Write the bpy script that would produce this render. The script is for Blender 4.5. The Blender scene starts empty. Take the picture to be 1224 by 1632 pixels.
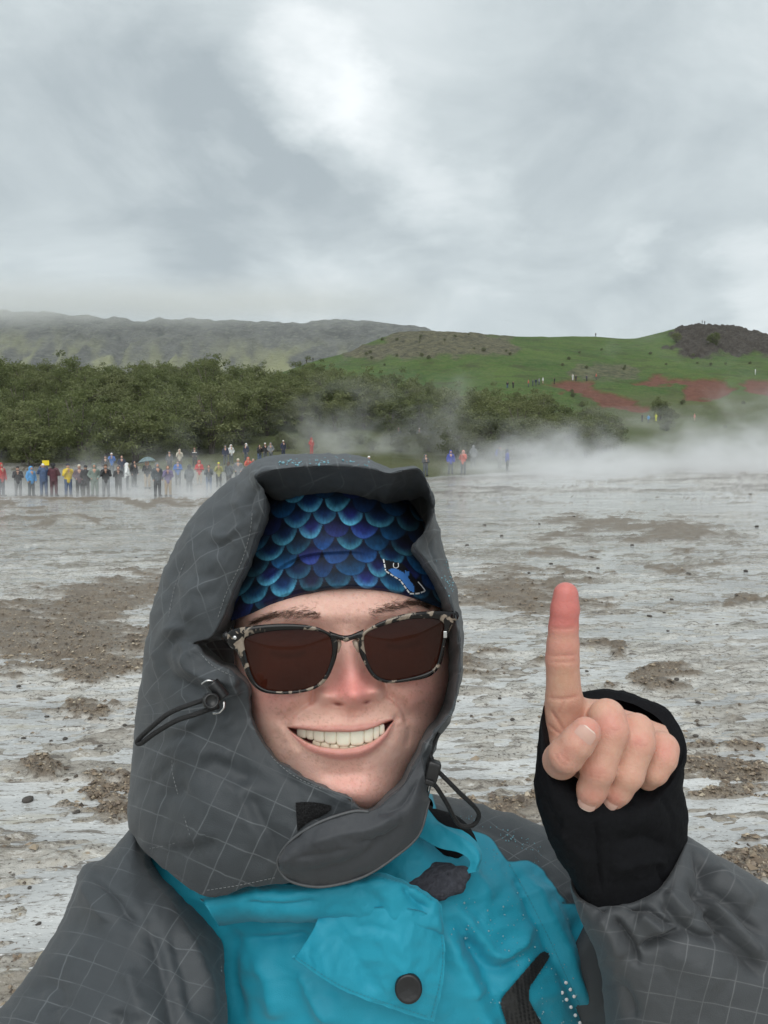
import bpy, math, random
import numpy as np
from mathutils import Vector
random.seed(7); RNG = np.random.default_rng(11)
SC = bpy.context.scene
COL = SC.collection
# ------------------------------------------------------------------ camera
FPX, CX, CY, HOR = 1180.0, 612.0, 816.0, 741.0        # focal length and centre in photograph pixels
CAM = np.array([0.0, 0.0, 1.70]); PITCH = math.atan((CY - HOR) / FPX)
RT = np.array([1.0, 0, 0]); FW = np.array([0, math.cos(PITCH), -math.sin(PITCH)]); UP = np.array([0, math.sin(PITCH), math.cos(PITCH)])
cd = bpy.data.cameras.new('camera'); cam = bpy.data.objects.new('camera', cd); COL.objects.link(cam)
cam.location = CAM; cam.rotation_euler = (math.pi / 2 - PITCH, 0, 0)
cd.sensor_fit = 'VERTICAL'; cd.sensor_height = 36.0; cd.lens = FPX / 1632 * 36.0
cd.clip_start = 0.02; cd.clip_end = 20000
SC.camera = cam
# ------------------------------------------------------------------ node helper
class NT:
    def __init__(s, tree): s.t = tree; s.n = tree.nodes; s.l = tree.links; s.n.clear()
    def new(s, typ, **kw):
        nd = s.n.new(typ)
        for k, v in kw.items(): setattr(nd, k, v)
        return nd
    def put(s, sock, v):
        if v is None: return
        if isinstance(v, bpy.types.NodeSocket): s.l.new(v, sock)
        elif hasattr(sock.default_value, '__len__'):
            n = len(sock.default_value); v = list(v) if hasattr(v, '__len__') else [v] * 3
            sock.default_value = (v + [1.0])[:n] if len(v) < n else v[:n]
        else: sock.default_value = v
    def m(s, op, a, b=0.0, c=None, clamp=False):
        nd = s.new('ShaderNodeMath', operation=op, use_clamp=clamp); s.put(nd.inputs[0], a); s.put(nd.inputs[1], b)
        if c is not None: s.put(nd.inputs[2], c)
        return nd.outputs[0]
    def vm(s, op, a, b=(0, 0, 0), sc=None):
        nd = s.new('ShaderNodeVectorMath', operation=op); s.put(nd.inputs[0], a); s.put(nd.inputs[1], b)
        if sc is not None: s.put(nd.inputs['Scale'], sc)
        return nd.outputs['Value'] if op in ('DOT_PRODUCT', 'LENGTH') else nd.outputs[0]
    def mr(s, v, a, b, c=0.0, d=1.0, smooth=False):
        nd = s.new('ShaderNodeMapRange', clamp=True, interpolation_type='SMOOTHSTEP' if smooth else 'LINEAR')
        for k, q in enumerate((v, a, b, c, d)): s.put(nd.inputs[k], q)
        return nd.outputs[0]
    def mix(s, f, a, b, blend='MIX'):
        nd = s.new('ShaderNodeMix', data_type='RGBA', blend_type=blend)
        s.put(nd.inputs[0], f); s.put(nd.inputs[6], a); s.put(nd.inputs[7], b); return nd.outputs[2]
    def noise(s, vec, scale, detail=4, rough=0.55, dist=0.0, col=False):
        nd = s.new('ShaderNodeTexNoise'); 
        if vec is not None: s.put(nd.inputs['Vector'], vec)
        s.put(nd.inputs['Scale'], scale); s.put(nd.inputs['Detail'], detail); s.put(nd.inputs['Roughness'], rough); s.put(nd.inputs['Distortion'], dist)
        return nd.outputs['Color' if col else 'Fac']
    def attr(s, name, out='Fac'):
        return s.new('ShaderNodeAttribute', attribute_name=name).outputs[out]
    def xyz(s, v):
        nd = s.new('ShaderNodeSeparateXYZ'); s.put(nd.inputs[0], v); return nd.outputs
    def cxyz(s, x, y, z):
        nd = s.new('ShaderNodeCombineXYZ')
        for k, q in enumerate((x, y, z)): s.put(nd.inputs[k], q)
        return nd.outputs[0]
    def bump(s, h, strength=0.3, dist=0.01, normal=None):
        nd = s.new('ShaderNodeBump'); s.put(nd.inputs['Strength'], strength); s.put(nd.inputs['Distance'], dist); s.put(nd.inputs['Height'], h)
        if normal is not None: s.put(nd.inputs['Normal'], normal)
        return nd.outputs[0]
    def bsdf(s, color, rough=0.6, normal=None, **kw):
        nd = s.new('ShaderNodeBsdfPrincipled'); s.put(nd.inputs['Base Color'], color); s.put(nd.inputs['Roughness'], rough)
        if normal is not None: s.put(nd.inputs['Normal'], normal)
        for k, v in kw.items(): s.put(nd.inputs[k.replace('_', ' ')], v)
        return nd.outputs[0]
    def out(s, sh, vol=None):
        o = s.new('ShaderNodeOutputMaterial')
        if sh is not None: s.l.new(sh, o.inputs['Surface'])
        if vol is not None: s.l.new(vol, o.inputs['Volume'])
def mat(name):
    m = bpy.data.materials.new(name); m.use_nodes = True; return m, NT(m.node_tree)
def simple(name, color, rough=0.6, nscale=None, namp=0.25, bump=0.0, **kw):
    m, n = mat(name); co = n.new('ShaderNodeTexCoord').outputs['Object']
    if nscale:
        f = n.noise(co, nscale, 5)
        c = n.mix(n.mr(f, 0.25, 0.75), [q * (1 - namp) for q in color], [min(1, q * (1 + namp)) for q in color])
        nm = n.bump(f, bump, 0.01) if bump else None
    else: c, nm = (*color, 1), None
    n.out(n.bsdf(c, rough, nm, **kw)); return m
# ------------------------------------------------------------------ pixel <-> world
def W(px, py, d):
    px, py, d = np.broadcast_arrays(np.asarray(px, float), np.asarray(py, float), np.asarray(d, float))
    return CAM + ((px - CX) / FPX * d)[..., None] * RT + ((CY - py) / FPX * d)[..., None] * UP + d[..., None] * FW
def toPX(P):
    q = np.asarray(P, float) - CAM; d = q @ FW; d = np.where(np.abs(d) < 1e-6, 1e-6, d)
    return CX + (q @ RT) / d * FPX, CY - (q @ UP) / d * FPX, d
def sdir(px, py):
    v = W(px, py, 1.0) - CAM; return v / np.linalg.norm(v)
# ------------------------------------------------------------------ world, sun, exposure
SUN_EL, SUN_AZ = math.radians(49), math.radians(184)      # azimuth clockwise from +Y: behind the camera, a little to the left
w = bpy.data.worlds.new('World'); SC.world = w; w.use_nodes = True
n = NT(w.node_tree)
dirv = n.vm('NORMALIZE', n.new('ShaderNodeTexCoord').outputs['Generated'])
z = n.xyz(dirv)[2]
lay = n.vm('SCALE', dirv, sc=n.m('DIVIDE', 1.0, n.m('ADD', n.m('ABSOLUTE', z), 0.30)))
warp = n.vm('SCALE', n.vm('SUBTRACT', n.noise(lay, 2.3, 7, 0.62, col=True), (0.5, 0.5, 0.5)), sc=0.26)
dd = n.vm('NORMALIZE', n.vm('ADD', dirv, warp))
base = n.noise(n.vm('ADD', lay, (3.1, 0.4, 1.7)), 2.3, 8, 0.60, 0.6)
lum = n.mr(base, 0.28, 0.72, 0.36, 0.71)
BLOBS = [(490, 145, 4.5, .22), (548, 205, 4.2, .17), (620, 250, 5, .12), (735, 325, 4, .16), (1040, 385, 1.6, .12), (1215, 440, 3, .16), (560, 60, 6, .06), (345, 255, 2.2, .12),
         (520, 420, 6, .09), (860, 120, 14, .06), (430, 290, 8, -.16), (330, 240, 8, -.08), (570, 345, 5, -.14), (660, 370, 4, -.08), (160, 100, 6, -.10), (120, 330, 16, -.06), (1000, 30, 9, -.06), (960, 260, 10, -.08), (1120, 330, 8, -.05), (800, 430, 9, -.03)]
for bx, by, rad, amp in BLOBS:                              # breaks and darker banks in the cloud cover that the photograph shows
    g = sdir(bx, by); dt = n.vm('DOT_PRODUCT', dd, tuple(g))
    lum = n.m('ADD', lum, n.mr(dt, math.cos(math.radians(rad * 1.3)), 1.0, 0.0, amp, True))
cr = n.new('ShaderNodeValToRGB'); n.l.new(lum, cr.inputs[0])
cr.color_ramp.elements[0].position = 0.30; cr.color_ramp.elements[0].color = (3.05, 3.5, 3.75, 1)
cr.color_ramp.elements[1].position = 1.0; cr.color_ramp.elements[1].color = (8.2, 8.5, 8.6, 1)
e = cr.color_ramp.elements.new(0.56); e.color = (4.65, 5.15, 5.32, 1)
sk = n.new('ShaderNodeTexSky', sky_type='NISHITA', sun_disc=False); sk.sun_elevation = SUN_EL; sk.sun_rotation = SUN_AZ
sky = n.mix(0.93, sk.outputs[0], cr.outputs[0])
bg = n.new('ShaderNodeBackground'); n.l.new(sky, bg.inputs[0]); bg.inputs[1].default_value = 0.10
wo = n.new('ShaderNodeOutputWorld'); n.l.new(bg.outputs[0], wo.inputs[0])
sd = bpy.data.lights.new('sun', 'SUN'); sd.energy = 1.5; sd.angle = math.radians(62); sd.color = (1.0, 0.965, 0.92)
so = bpy.data.objects.new('sun', sd); COL.objects.link(so)
sv = Vector((math.sin(SUN_AZ) * math.cos(SUN_EL), math.cos(SUN_AZ) * math.cos(SUN_EL), math.sin(SUN_EL)))
so.rotation_euler = sv.to_track_quat('Z', 'Y').to_euler(); so.location = (0, -5, 30)
SC.view_settings.view_transform = 'Standard'; SC.view_settings.look = 'None'; SC.view_settings.exposure = 0.52; SC.view_settings.gamma = 1.0
SC.view_settings.use_curve_mapping = False
SC.cycles.max_bounces = 6; SC.cycles.diffuse_bounces = 3; SC.cycles.glossy_bounces = 3; SC.cycles.transmission_bounces = 6
SC.cycles.transparent_max_bounces = 24; SC.cycles.volume_bounces = 4; SC.cycles.use_denoising = True
SC.cycles.volume_step_rate = 4.0; SC.cycles.volume_max_steps = 96; SC.cycles.caustics_reflective = False; SC.cycles.caustics_refractive = False
# ------------------------------------------------------------------ mesh helpers
def mesh(name, V, F, mats=None, smooth=True, attrs=None, uv=None):
    me = bpy.data.meshes.new(name); V = np.ascontiguousarray(V, np.float32).reshape(-1, 3)
    if isinstance(F, np.ndarray):
        k = F.shape[1]; nf = len(F); me.vertices.add(len(V)); me.vertices.foreach_set('co', V.ravel())
        me.loops.add(nf * k); me.loops.foreach_set('vertex_index', np.ascontiguousarray(F, np.int32).ravel())
        me.polygons.add(nf); me.polygons.foreach_set('loop_start', np.arange(0, nf * k, k, dtype=np.int32))
        me.update(calc_edges=True)
    else:
        me.from_pydata([tuple(map(float, v)) for v in V], [], [tuple(map(int, f)) for f in F]); me.update()
    me.polygons.foreach_set('use_smooth', np.full(len(me.polygons), smooth, bool))
    for m_ in (mats if isinstance(mats, (list, tuple)) else [mats] if mats else []): me.materials.append(m_)
    for k, a in (attrs or {}).items():
        a = np.asarray(a, np.float32)
        if a.ndim == 1: me.attributes.new(k, 'FLOAT', 'POINT').data.foreach_set('value', a)
        else:
            if a.shape[1] == 3: a = np.concatenate([a, np.ones((len(a), 1), np.float32)], 1)
            me.attributes.new(k, 'FLOAT_COLOR', 'POINT').data.foreach_set('color', np.ascontiguousarray(a).ravel())
    if uv is not None:
        ul = me.uv_layers.new(name='UVMap'); li = np.empty(len(me.loops), np.int32); me.loops.foreach_get('vertex_index', li)
        ul.data.foreach_set('uv', np.ascontiguousarray(np.asarray(uv, np.float32)[li]).ravel())
    return me
def link(name, data, parent=None, loc=None):
    o = bpy.data.objects.new(name, data); COL.objects.link(o); o.parent = parent
    if loc is not None: o.location = loc
    return o
def tag(o, label=None, cat=None, group=None, kind=None):
    for k, v in (('label', label), ('category', cat), ('group', group), ('kind', kind)):
        if v: o[k] = v
    return o
def root_of(p):
    o = np.zeros(3)
    while p is not None: o = o + np.array(p.location); p = p.parent
    return o
def part(name, V, F, m, parent=None, **kw):               # vertices in world space -> object under parent
    V = np.asarray(V, float).reshape(-1, 3) - (root_of(parent) if parent is not None else 0)
    return link(name, mesh(name, V, F, m, **kw), parent)
def gridF(nr, nc, closed=False, flip=False):
    r = np.arange(nr - 1)[:, None]; c = np.arange(nc if closed else nc - 1)[None]
    c2 = (c + 1) % nc
    F = np.stack([r * nc + c, r * nc + c2, (r + 1) * nc + c2, (r + 1) * nc + c], -1).reshape(-1, 4)
    return F[:, ::-1].copy() if flip else F
def merge(parts):
    Vs, Fs, o = [], [], 0
    for V, F in parts:
        Vs.append(np.asarray(V, float)); F = np.asarray(F)
        if F.shape[1] == 3: F = np.concatenate([F, F[:, 2:3]], 1)
        Fs.append(F + o); o += len(V)
    return np.concatenate(Vs), np.concatenate(Fs)
# ------------------------------------------------------------------ noise
def _h(i, j, s):
    n_ = (i.astype(np.int64) * 374761393 + j.astype(np.int64) * 668265263 + s * 974634777) & 0x7fffffff
    n_ = ((n_ ^ (n_ >> 13)) * 1274126177) & 0x7fffffff
    return ((n_ ^ (n_ >> 16)) & 0xffff) / 65535.0
def vnoise(x, y, s=0):
    i = np.floor(x); j = np.floor(y); f = x - i; g = y - j
    f = f * f * f * (f * (f * 6 - 15) + 10); g = g * g * g * (g * (g * 6 - 15) + 10)
    i = i.astype(np.int64); j = j.astype(np.int64)
    a, b, c, d = _h(i, j, s), _h(i + 1, j, s), _h(i, j + 1, s), _h(i + 1, j + 1, s)
    return (a + (b - a) * f) * (1 - g) + (c + (d - c) * f) * g
def fbm(x, y, o=5, s=0, gain=0.5):
    t = 0; a = 1.0; q = 0
    for k in range(o):
        t = t + a * vnoise(x * 2 ** k + 17.3 * k, y * 2 ** k - 9.1 * k, s + k); q += a; a *= gain
    return t / q                                            # 0..1
def sst(a, b, x):
    t = np.clip((x - a) / (b - a), 0, 1); return t * t * (3 - 2 * t)
def inpoly(x, y, poly):
    c = np.zeros(np.shape(x), bool); P = np.asarray(poly, float); j = len(P) - 1
    for i in range(len(P)):
        xi, yi = P[i]; xj, yj = P[j]
        c ^= ((yi > y) != (yj > y)) & (x < (xj - xi) * (y - yi) / (yj - yi + 1e-12) + xi); j = i
    return c
def pdist(x, y, poly, closed=True):
    P = np.asarray(poly, float); best = np.full(np.shape(x), 1e9)
    for i in range(len(P) if closed else len(P) - 1):
        a = P[i]; b = P[(i + 1) % len(P)]; v = b - a; L = v @ v + 1e-9
        t = np.clip(((x - a[0]) * v[0] + (y - a[1]) * v[1]) / L, 0, 1)
        best = np.minimum(best, np.hypot(x - a[0] - t * v[0], y - a[1] - t * v[1]))
    return best
def sdpoly(x, y, poly): return np.where(inpoly(x, y, poly), -1, 1) * pdist(x, y, poly)
# ================================================================== terrain
TC = np.array([-500, -200, 0, 200, 270, 300, 400, 450, 500, 550, 600, 640, 700, 800, 900, 1000, 1050, 1075, 1150, 1185, 1224, 1424, 1800.])
TR = np.array([1, 30, 45, 60, 80, 120, 165, 200, 250, 300, 340, 380, 450, 560.])
TZ = np.array([
 [0] * 23,
 [0] * 23,
 [0, 0, 0, 0, 0, 0, 0, 0, .1, .2, .3, .35, .5, .6, .7, .8, .85, .9, 1, 1, 1, 1, 1],
 [.9, .9, .9, .9, .9, .9, 1, 1, 1.1, 1.1, 1.2, 1.2, 1.3, 1.4, 1.5, 1.6, 1.6, 1.6, 1.6, 1.6, 1.6, 1.6, 1.6],
 [3] * 23,
 [12.5, 12.5, 12.5, 12.5, 12.4, 12.3, 12, 11.7, 11.5, 11, 10.5, 10, 9.5, 8.5, 7.5, 6.5, 6.2, 6, 6, 6, 6, 6, 6],
 [19, 19, 19, 20, 20, 20, 19, 18.5, 18, 17.5, 17, 16.5, 16, 15, 14, 11, 10.5, 10, 10, 10, 10, 10, 10],
 [22, 22, 22, 27, 30, 29, 25, 24, 24, 24, 24, 23.5, 23, 24, 24, 22, 21.5, 21, 20, 19.5, 19, 19, 19],
 [20, 20, 20, 26, 29, 28, 30, 33, 35, 36, 37, 39, 40, 40, 39, 36, 36, 36, 36, 36, 36, 36, 36],
 [15, 15, 15, 18, 20, 20, 26, 38, 44, 48, 55, 58, 57, 53, 51, 48, 47, 46, 45, 45, 44, 44, 44],
 [10, 10, 10, 12, 13, 14, 20, 34, 40, 46, 53, 57, 59, 61, 63, 62.5, 66, 69.7, 71, 68, 62.5, 58, 55],
 [5, 5, 5, 5, 6, 8, 12, 25, 32, 38, 45, 50, 55, 58, 61, 61, 66, 69, 71.5, 68, 62, 57, 52],
 [0, 0, 0, 0, 0, 0, 5, 12, 18, 22, 28, 34, 40, 44, 48, 48, 50, 52, 54, 52, 48, 44, 40],
 [-4] * 23])
# resample onto a fine net and soften the kinks
_fc = np.linspace(-500, 1800, 461); _fr = np.linspace(math.log(1), math.log(560), 400)
_t = np.array([np.interp(_fc, TC, row) for row in TZ])
_net = np.array([np.interp(np.exp(_fr), TR, _t[:, k]) for k in range(len(_fc))]).T
def _blur(a, k, ax):
    p = np.concatenate([np.take(a, [0] * k, ax), a, np.take(a, [-1] * k, ax)], ax); c = np.cumsum(p, ax)
    z_ = np.zeros_like(np.take(c, [0], ax)); c = np.concatenate([z_, c], ax)
    return (np.take(c, np.arange(2 * k + 1, c.shape[ax]), ax) - np.take(c, np.arange(0, c.shape[ax] - 2 * k - 1), ax)) / (2 * k + 1)
for _ in range(2): _net = _blur(_blur(_net, 5, 0), 3, 1)
def terr(x, y):
    """smooth ground height at world x, y (y > 0.3)"""
    y = np.maximum(np.asarray(y, float), 1.0); px = CX + np.asarray(x, float) / y * FPX
    fc = np.clip((px + 500) / 2300 * 460, 0, 459.999); fr = np.clip(np.log(y) / math.log(560) * 399, 0, 398.999)
    i = fc.astype(int); j = fr.astype(int); a = fc - i; b = fr - j
    return (_net[j, i] * (1 - a) + _net[j, i + 1] * a) * (1 - b) + (_net[j + 1, i] * (1 - a) + _net[j + 1, i + 1] * a) * b
# ---- near field: silty flats with gravel bars
GRAVEL = [(110, 1055, 190, 42), (150, 960, 150, 26), (60, 1010, 110, 22), (165, 1278, 75, 34), (820, 955, 125, 36), (900, 915, 90, 14), (1010, 845, 150, 22), (1100, 862, 90, 16),
          (1150, 1240, 80, 50), (760, 1070, 70, 20), (800, 1300, 110, 34), (1075, 1085, 70, 22), (1215, 1400, 90, 34), (860, 880, 60, 12), (290, 935, 70, 24),
          (180, 800, 260, 9), (60, 830, 140, 8), (330, 805, 120, 9), (1140, 765, 70, 5), (1000, 765, 40, 5), (1050, 900, 60, 9), (930, 1250, 40, 14), (30, 1240, 40, 8), (120, 1140, 60, 10), (1190, 960, 50, 9), (960, 1040, 40, 8)]
_gy = np.concatenate([np.linspace(2100, 1000, 430), np.linspace(997.5, 770, 150)[0:]])
_gx = np.concatenate([np.arange(-3200, -560, 60.), np.arange(-560, 1786, 3.2), np.arange(1800, 4400, 60.)])
PXg, PYg = np.meshgrid(_gx, _gy)
Yg = 1.70 * FPX / (PYg - HOR); Xg = (PXg - CX) / FPX * Yg
def gravel_mask(px, py):
    wx = px + 110 * (fbm(px / 80, py / 20, 5, 3) - .5) * 2; wy = py + 30 * (fbm(px / 60, py / 16, 5, 9) - .5) * 2
    g = np.zeros(np.shape(px))
    for cx_, cy_, rx, ry in GRAVEL: g = np.maximum(g, 1.25 - np.hypot((wx - cx_) / rx, (wy - cy_) / ry))
    k = np.clip((py - 760) / 240, .25, 1.6); st = fbm((px * .97 + py * .25) / (75 * k), py / (9 * k), 5, 19) - .5
    return sst(0.0, 0.72, g - .06 + 1.45 * st * sst(-.1, .5, g + .25))
G = gravel_mask(PXg, PYg)
rot = Xg * 0.97 + Yg * 0.22; rot2 = -Xg * 0.22 + Yg * 0.97
m1 = fbm(rot / 2.6, rot2 / 0.9, 5, 21) - .5; m2 = fbm(rot / .55, rot2 / .2, 4, 31) - .5; m3 = fbm(rot / .13, rot2 / .05, 3, 41) - .5
ridge = 1 - np.abs(2 * fbm(rot / 1.5, rot2 / .35, 4, 55) - 1)
Zg = terr(Xg, Yg) + 0.040 * m1 + 0.060 * m2 + 0.055 * m3 + 0.030 * (ridge - .70) + G * (0.030 + 0.05 * np.maximum(m1 + .1, -.05) + .025 * m3) - 0.004
far = sst(28, 40, Yg); Zg += far * (0.16 * (fbm(Xg / 5, Yg / 2.2, 4, 77) - .42))
tone = fbm(rot / 1.2, rot2 / .5, 5, 63)
def ground_mat():
    m, n = mat('wet geyser silt'); co = n.new('ShaderNodeTexCoord').outputs['Object']; g = n.attr('gravel'); tn = n.attr('tone'); wet = n.attr('height')
    fine = n.noise(co, 38, 6, 0.65); mid = n.noise(co, 6, 5, 0.6); sp = n.noise(co, 120, 3, 0.6)
    silt = n.mix(n.mr(tn, .3, .7), (0.27, 0.24, 0.195, 1), (0.62, 0.605, 0.56, 1))
    silt = n.mix(n.mr(fine, .54, .66), silt, (0.085, 0.066, 0.05, 1))
    silt = n.mix(n.mr(mid, .60, .75), silt, (0.40, 0.345, 0.24, 1))
    silt = n.mix(n.mr(wet, 0.017, 0.046), silt, n.mix(mid, (0.085, 0.066, 0.05, 1), (0.24, 0.195, 0.145, 1)))
    ln = n.noise(n.vm('MULTIPLY', co, (.55, 2.1, 1)), 11, 7, .70, .5); silt = n.mix(n.mr(ln, .53, .61, 0, .85), silt, (0.095, 0.075, 0.056, 1)); silt = n.mix(n.mr(ln, .44, .36, 0, .7), silt, (0.72, 0.71, 0.67, 1))
    grv = n.mix(n.mr(sp, .35, .65), (0.085, 0.062, 0.045, 1), (0.30, 0.24, 0.165, 1))
    grv = n.mix(n.mr(mid, .35, .7), grv, (0.14, 0.11, 0.08, 1))
    c = n.mix(g, silt, grv); h = n.m('ADD', n.m('MULTIPLY', fine, 1.0), n.m('MULTIPLY', sp, .5))
    n.out(n.bsdf(c, n.mix(g, (.13,) * 3, (.5,) * 3), n.bump(h, 0.9, 0.014), Specular_IOR_Level=.8)); return m
ground = part('ground', np.stack([Xg, Yg, Zg], -1), gridF(*Xg.shape), ground_mat(), attrs={'gravel': G.ravel(), 'tone': tone.ravel(), 'height': (Zg - terr(Xg, Yg)).ravel()})
tag(ground, 'pale wet silt and gravel flats of the geyser field', kind='structure')
# ---- thin sheet of running water over the flats
wy_ = 1.70 * FPX / (np.linspace(2100, 772, 120) - HOR); wpx = np.concatenate([np.linspace(-3200, -600, 20), np.linspace(-560, 1780, 90), np.linspace(1830, 4300, 20)])
Xw = (wpx[None] - CX) / FPX * wy_[:, None]; Yw = np.repeat(wy_[:, None], 130, 1)
def water_mat():
    m, n = mat('shallow milky water'); co = n.new('ShaderNodeTexCoord').outputs['Object']
    st = n.vm('MULTIPLY', co, (0.55, 1.5, 1)); a = n.noise(st, 9, 4, .6, .6); b = n.noise(st, 34, 3, .55); d = n.noise(n.vm('MULTIPLY', co, (.5, 1.1, 1)), 1.3, 5, .6)
    c = n.mix(n.mr(d, .3, .7), (0.30, 0.31, 0.31, 1), (0.66, 0.665, 0.65, 1)); c = n.mix(n.mr(n.noise(st, 3.2, 5, .6), .56, .72), c, (0.43, 0.39, 0.29, 1))
    c = n.mix(n.mr(n.noise(st, 22, 6, .72), .56, .66), c, (0.16, 0.135, 0.105, 1))
    ln = n.noise(n.vm('MULTIPLY', co, (.45, 2.0, 1)), 7, 8, .72, .6); c = n.mix(n.mr(ln, .545, .61, 0, .85), c, (0.12, 0.098, 0.074, 1)); c = n.mix(n.mr(n.noise(st, 55, 4, .7), .58, .66), c, (0.11, 0.092, 0.072, 1)); c = n.mix(n.mr(n.noise(n.vm('ADD', st, (5, 3, 1)), 40, 4, .7), .60, .68), c, (0.80, 0.80, 0.78, 1))
    h = n.m('ADD', a, n.m('MULTIPLY', b, .35)); n.out(n.bsdf(c, 0.05, n.bump(h, 0.38, 0.02), IOR=1.33, Specular_IOR_Level=.5)); return m
water = part('water', np.stack([Xw, Yw, terr(Xw, Yw)], -1), gridF(*Xw.shape), water_mat())
tag(water, 'thin sheet of milky water running over the flats', kind='structure')
# ---- wide plain under everything, out to the horizon
ang = np.linspace(0, 2 * math.pi, 97)[:-1]; rad = np.array([0.01, 2, 10, 45, 120, 600, 1500, 3300])
Pp = np.stack([rad[:, None] * np.cos(ang), rad[:, None] * np.sin(ang), np.repeat(np.where(rad < 50, -.18, -8)[:, None], 96, 1)], -1)
def plain_mat():
    m, n = mat('plain'); co = n.new('ShaderNodeTexCoord').outputs['Object']; r = n.vm('LENGTH', co)
    a = n.mix(n.noise(co, 1.2, 6, .6), (.26, .24, .20, 1), (.58, .56, .52, 1)); b = n.mix(n.noise(co, .02, 6), (.06, .085, .03, 1), (.11, .13, .06, 1))
    n.out(n.bsdf(n.mix(n.mr(r, 40, 60), a, b), .7)); return m
tag(part('plain', Pp, gridF(8, 96, True), plain_mat()), 'open plain around the geyser field', kind='structure')
# ---- loose stones and pebbles
def stone_mesh(seed, k=1.0):
    import bmesh
    bm = bmesh.new(); bmesh.ops.create_icosphere(bm, subdivisions=2, radius=1.0); r = np.random.default_rng(seed); pl = r.normal(size=(7, 3)); pl /= np.linalg.norm(pl, axis=1)[:, None]; of = r.uniform(.55, .9, 7)
    for v in bm.verts:
        p = np.array(v.co); 
        for q, o in zip(pl, of):
            t = p @ q
            if t > o: p = p - q * (t - o) * .9
        v.co = p * (1, .8, .55) * (1 + .06 * r.normal())
    me = bpy.data.meshes.new('stone'); bm.to_mesh(me); bm.free(); me.polygons.foreach_set('use_smooth', np.ones(len(me.polygons), bool)); me.materials.append(STONE); return me
STONE = simple('dark wet stone', (0.06, 0.05, 0.042), .35, 30, .5, .4)
STONES = [(70, 1190, 5), (93, 1187, 9), (25, 1186, 7), (82, 1237, 9), (30, 1290, 18), (27, 1438, 7), (108, 1310, 10), (60, 935, 7), (78, 1027, 8), (95, 1140, 9), (135, 1143, 7), (64, 1150, 7), (215, 890, 5),
          (1100, 917, 9), (1193, 912, 8), (1087, 1089, 9), (1063, 979, 5), (1070, 1009, 5), (990, 1050, 14), (1065, 1053, 6), (945, 890, 7), (955, 907, 6), (1010, 870, 6), (1208, 840, 7), (1196, 799, 5), (860, 836, 5), (915, 824, 5),
          (905, 950, 8), (1075, 958, 7), (1040, 985, 8), (1150, 1000, 7), (1122, 1127, 8), (1035, 1166, 7), (1120, 1183, 9), (1110, 1205, 6), (1200, 1178, 8), (760, 1055, 9), (740, 1110, 9), (775, 1175, 7), (820, 1155, 8), (800, 1120, 6),
          (745, 870, 6), (772, 838, 6), (800, 855, 6), (880, 900, 6), (845, 915, 6), (940, 1075, 6), (1130, 1040, 7), (1180, 1095, 8), (20, 1100, 8), (150, 1200, 9), (190, 1165, 8), (55, 1360, 8), (110, 1420, 10), (40, 1500, 8), (170, 1230, 9)]
_sm = [stone_mesh(100 + k) for k in range(6)]
for k, (sx, sy, sz) in enumerate(STONES):
    yy = 1.70 * FPX / (sy - HOR); xx = (sx - CX) / FPX * yy; s = sz / FPX * yy * .62
    o = link('stone', _sm[k % 6], ground, (xx, yy, float(terr(xx, yy)) + s * .22)); o.scale = (s, s, s); o.rotation_euler = (0, 0, k * 1.7)
# pebbles of the gravel bars: too many and too small to pick apart
n_try = 150000; tx = RNG.uniform(-60, 1290, n_try); ty = RNG.uniform(880, 1640, n_try) ** 1.0
gm = gravel_mask(tx, ty); keep = gm > RNG.uniform(.25, 1.0, n_try) * .95
keep |= RNG.random(n_try) < .02
tx, ty = tx[keep], ty[keep]
yy = 1.70 * FPX / (ty - HOR); xx = (tx - CX) / FPX * yy
kx = np.clip(np.searchsorted(_gx, tx), 0, len(_gx) - 1); ky = np.clip(np.searchsorted(-_gy, -ty), 0, len(_gy) - 1)
zz = Zg[ky, kx]
octa = np.array([[1, 0, 0], [0, 1, 0], [-1, 0, 0], [0, -1, 0], [0, 0, 1.], [.35, .3, .8]]); octF = np.array([[0, 1, 5], [1, 4, 5], [0, 5, 4], [1, 2, 4], [2, 3, 4], [3, 0, 4]])
N = len(xx); sz = RNG.gamma(3.2, .0026, N).clip(.003, .028); th = RNG.uniform(0, 6.28, N)
jit = octa[None] * RNG.uniform(.6, 1.25, (N, 6, 3)) * (sz[:, None, None] * np.array([1.25, .85, .65]))
c_, s_ = np.cos(th)[:, None], np.sin(th)[:, None]
Vp = np.stack([jit[..., 0] * c_ - jit[..., 1] * s_ + xx[:, None], jit[..., 0] * s_ + jit[..., 1] * c_ + yy[:, None], jit[..., 2] + zz[:, None] - sz[:, None] * .15], -1).reshape(-1, 3)
Fp = (octF[None] + (np.arange(N) * 6)[:, None, None]).reshape(-1, 3)
pc = np.repeat(RNG.random(N), 6)
m, n = mat('pebbles'); a_ = n.attr('tone'); cr = n.new('ShaderNodeValToRGB'); n.l.new(a_, cr.inputs[0]); el = cr.color_ramp.elements
el[0].color = (.05, .038, .028, 1); el[1].color = (.46, .40, .30, 1)
for p_, c4 in ((.35, (.13, .095, .066, 1)), (.7, (.23, .175, .12, 1)), (.9, (.32, .26, .185, 1))): q = el.new(p_); q.color = c4
n.out(n.bsdf(cr.outputs[0], .38))
peb = part('pebbles', Vp, Fp, m, ground, smooth=False, attrs={'tone': pc}); tag(peb, kind='stuff')
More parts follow.
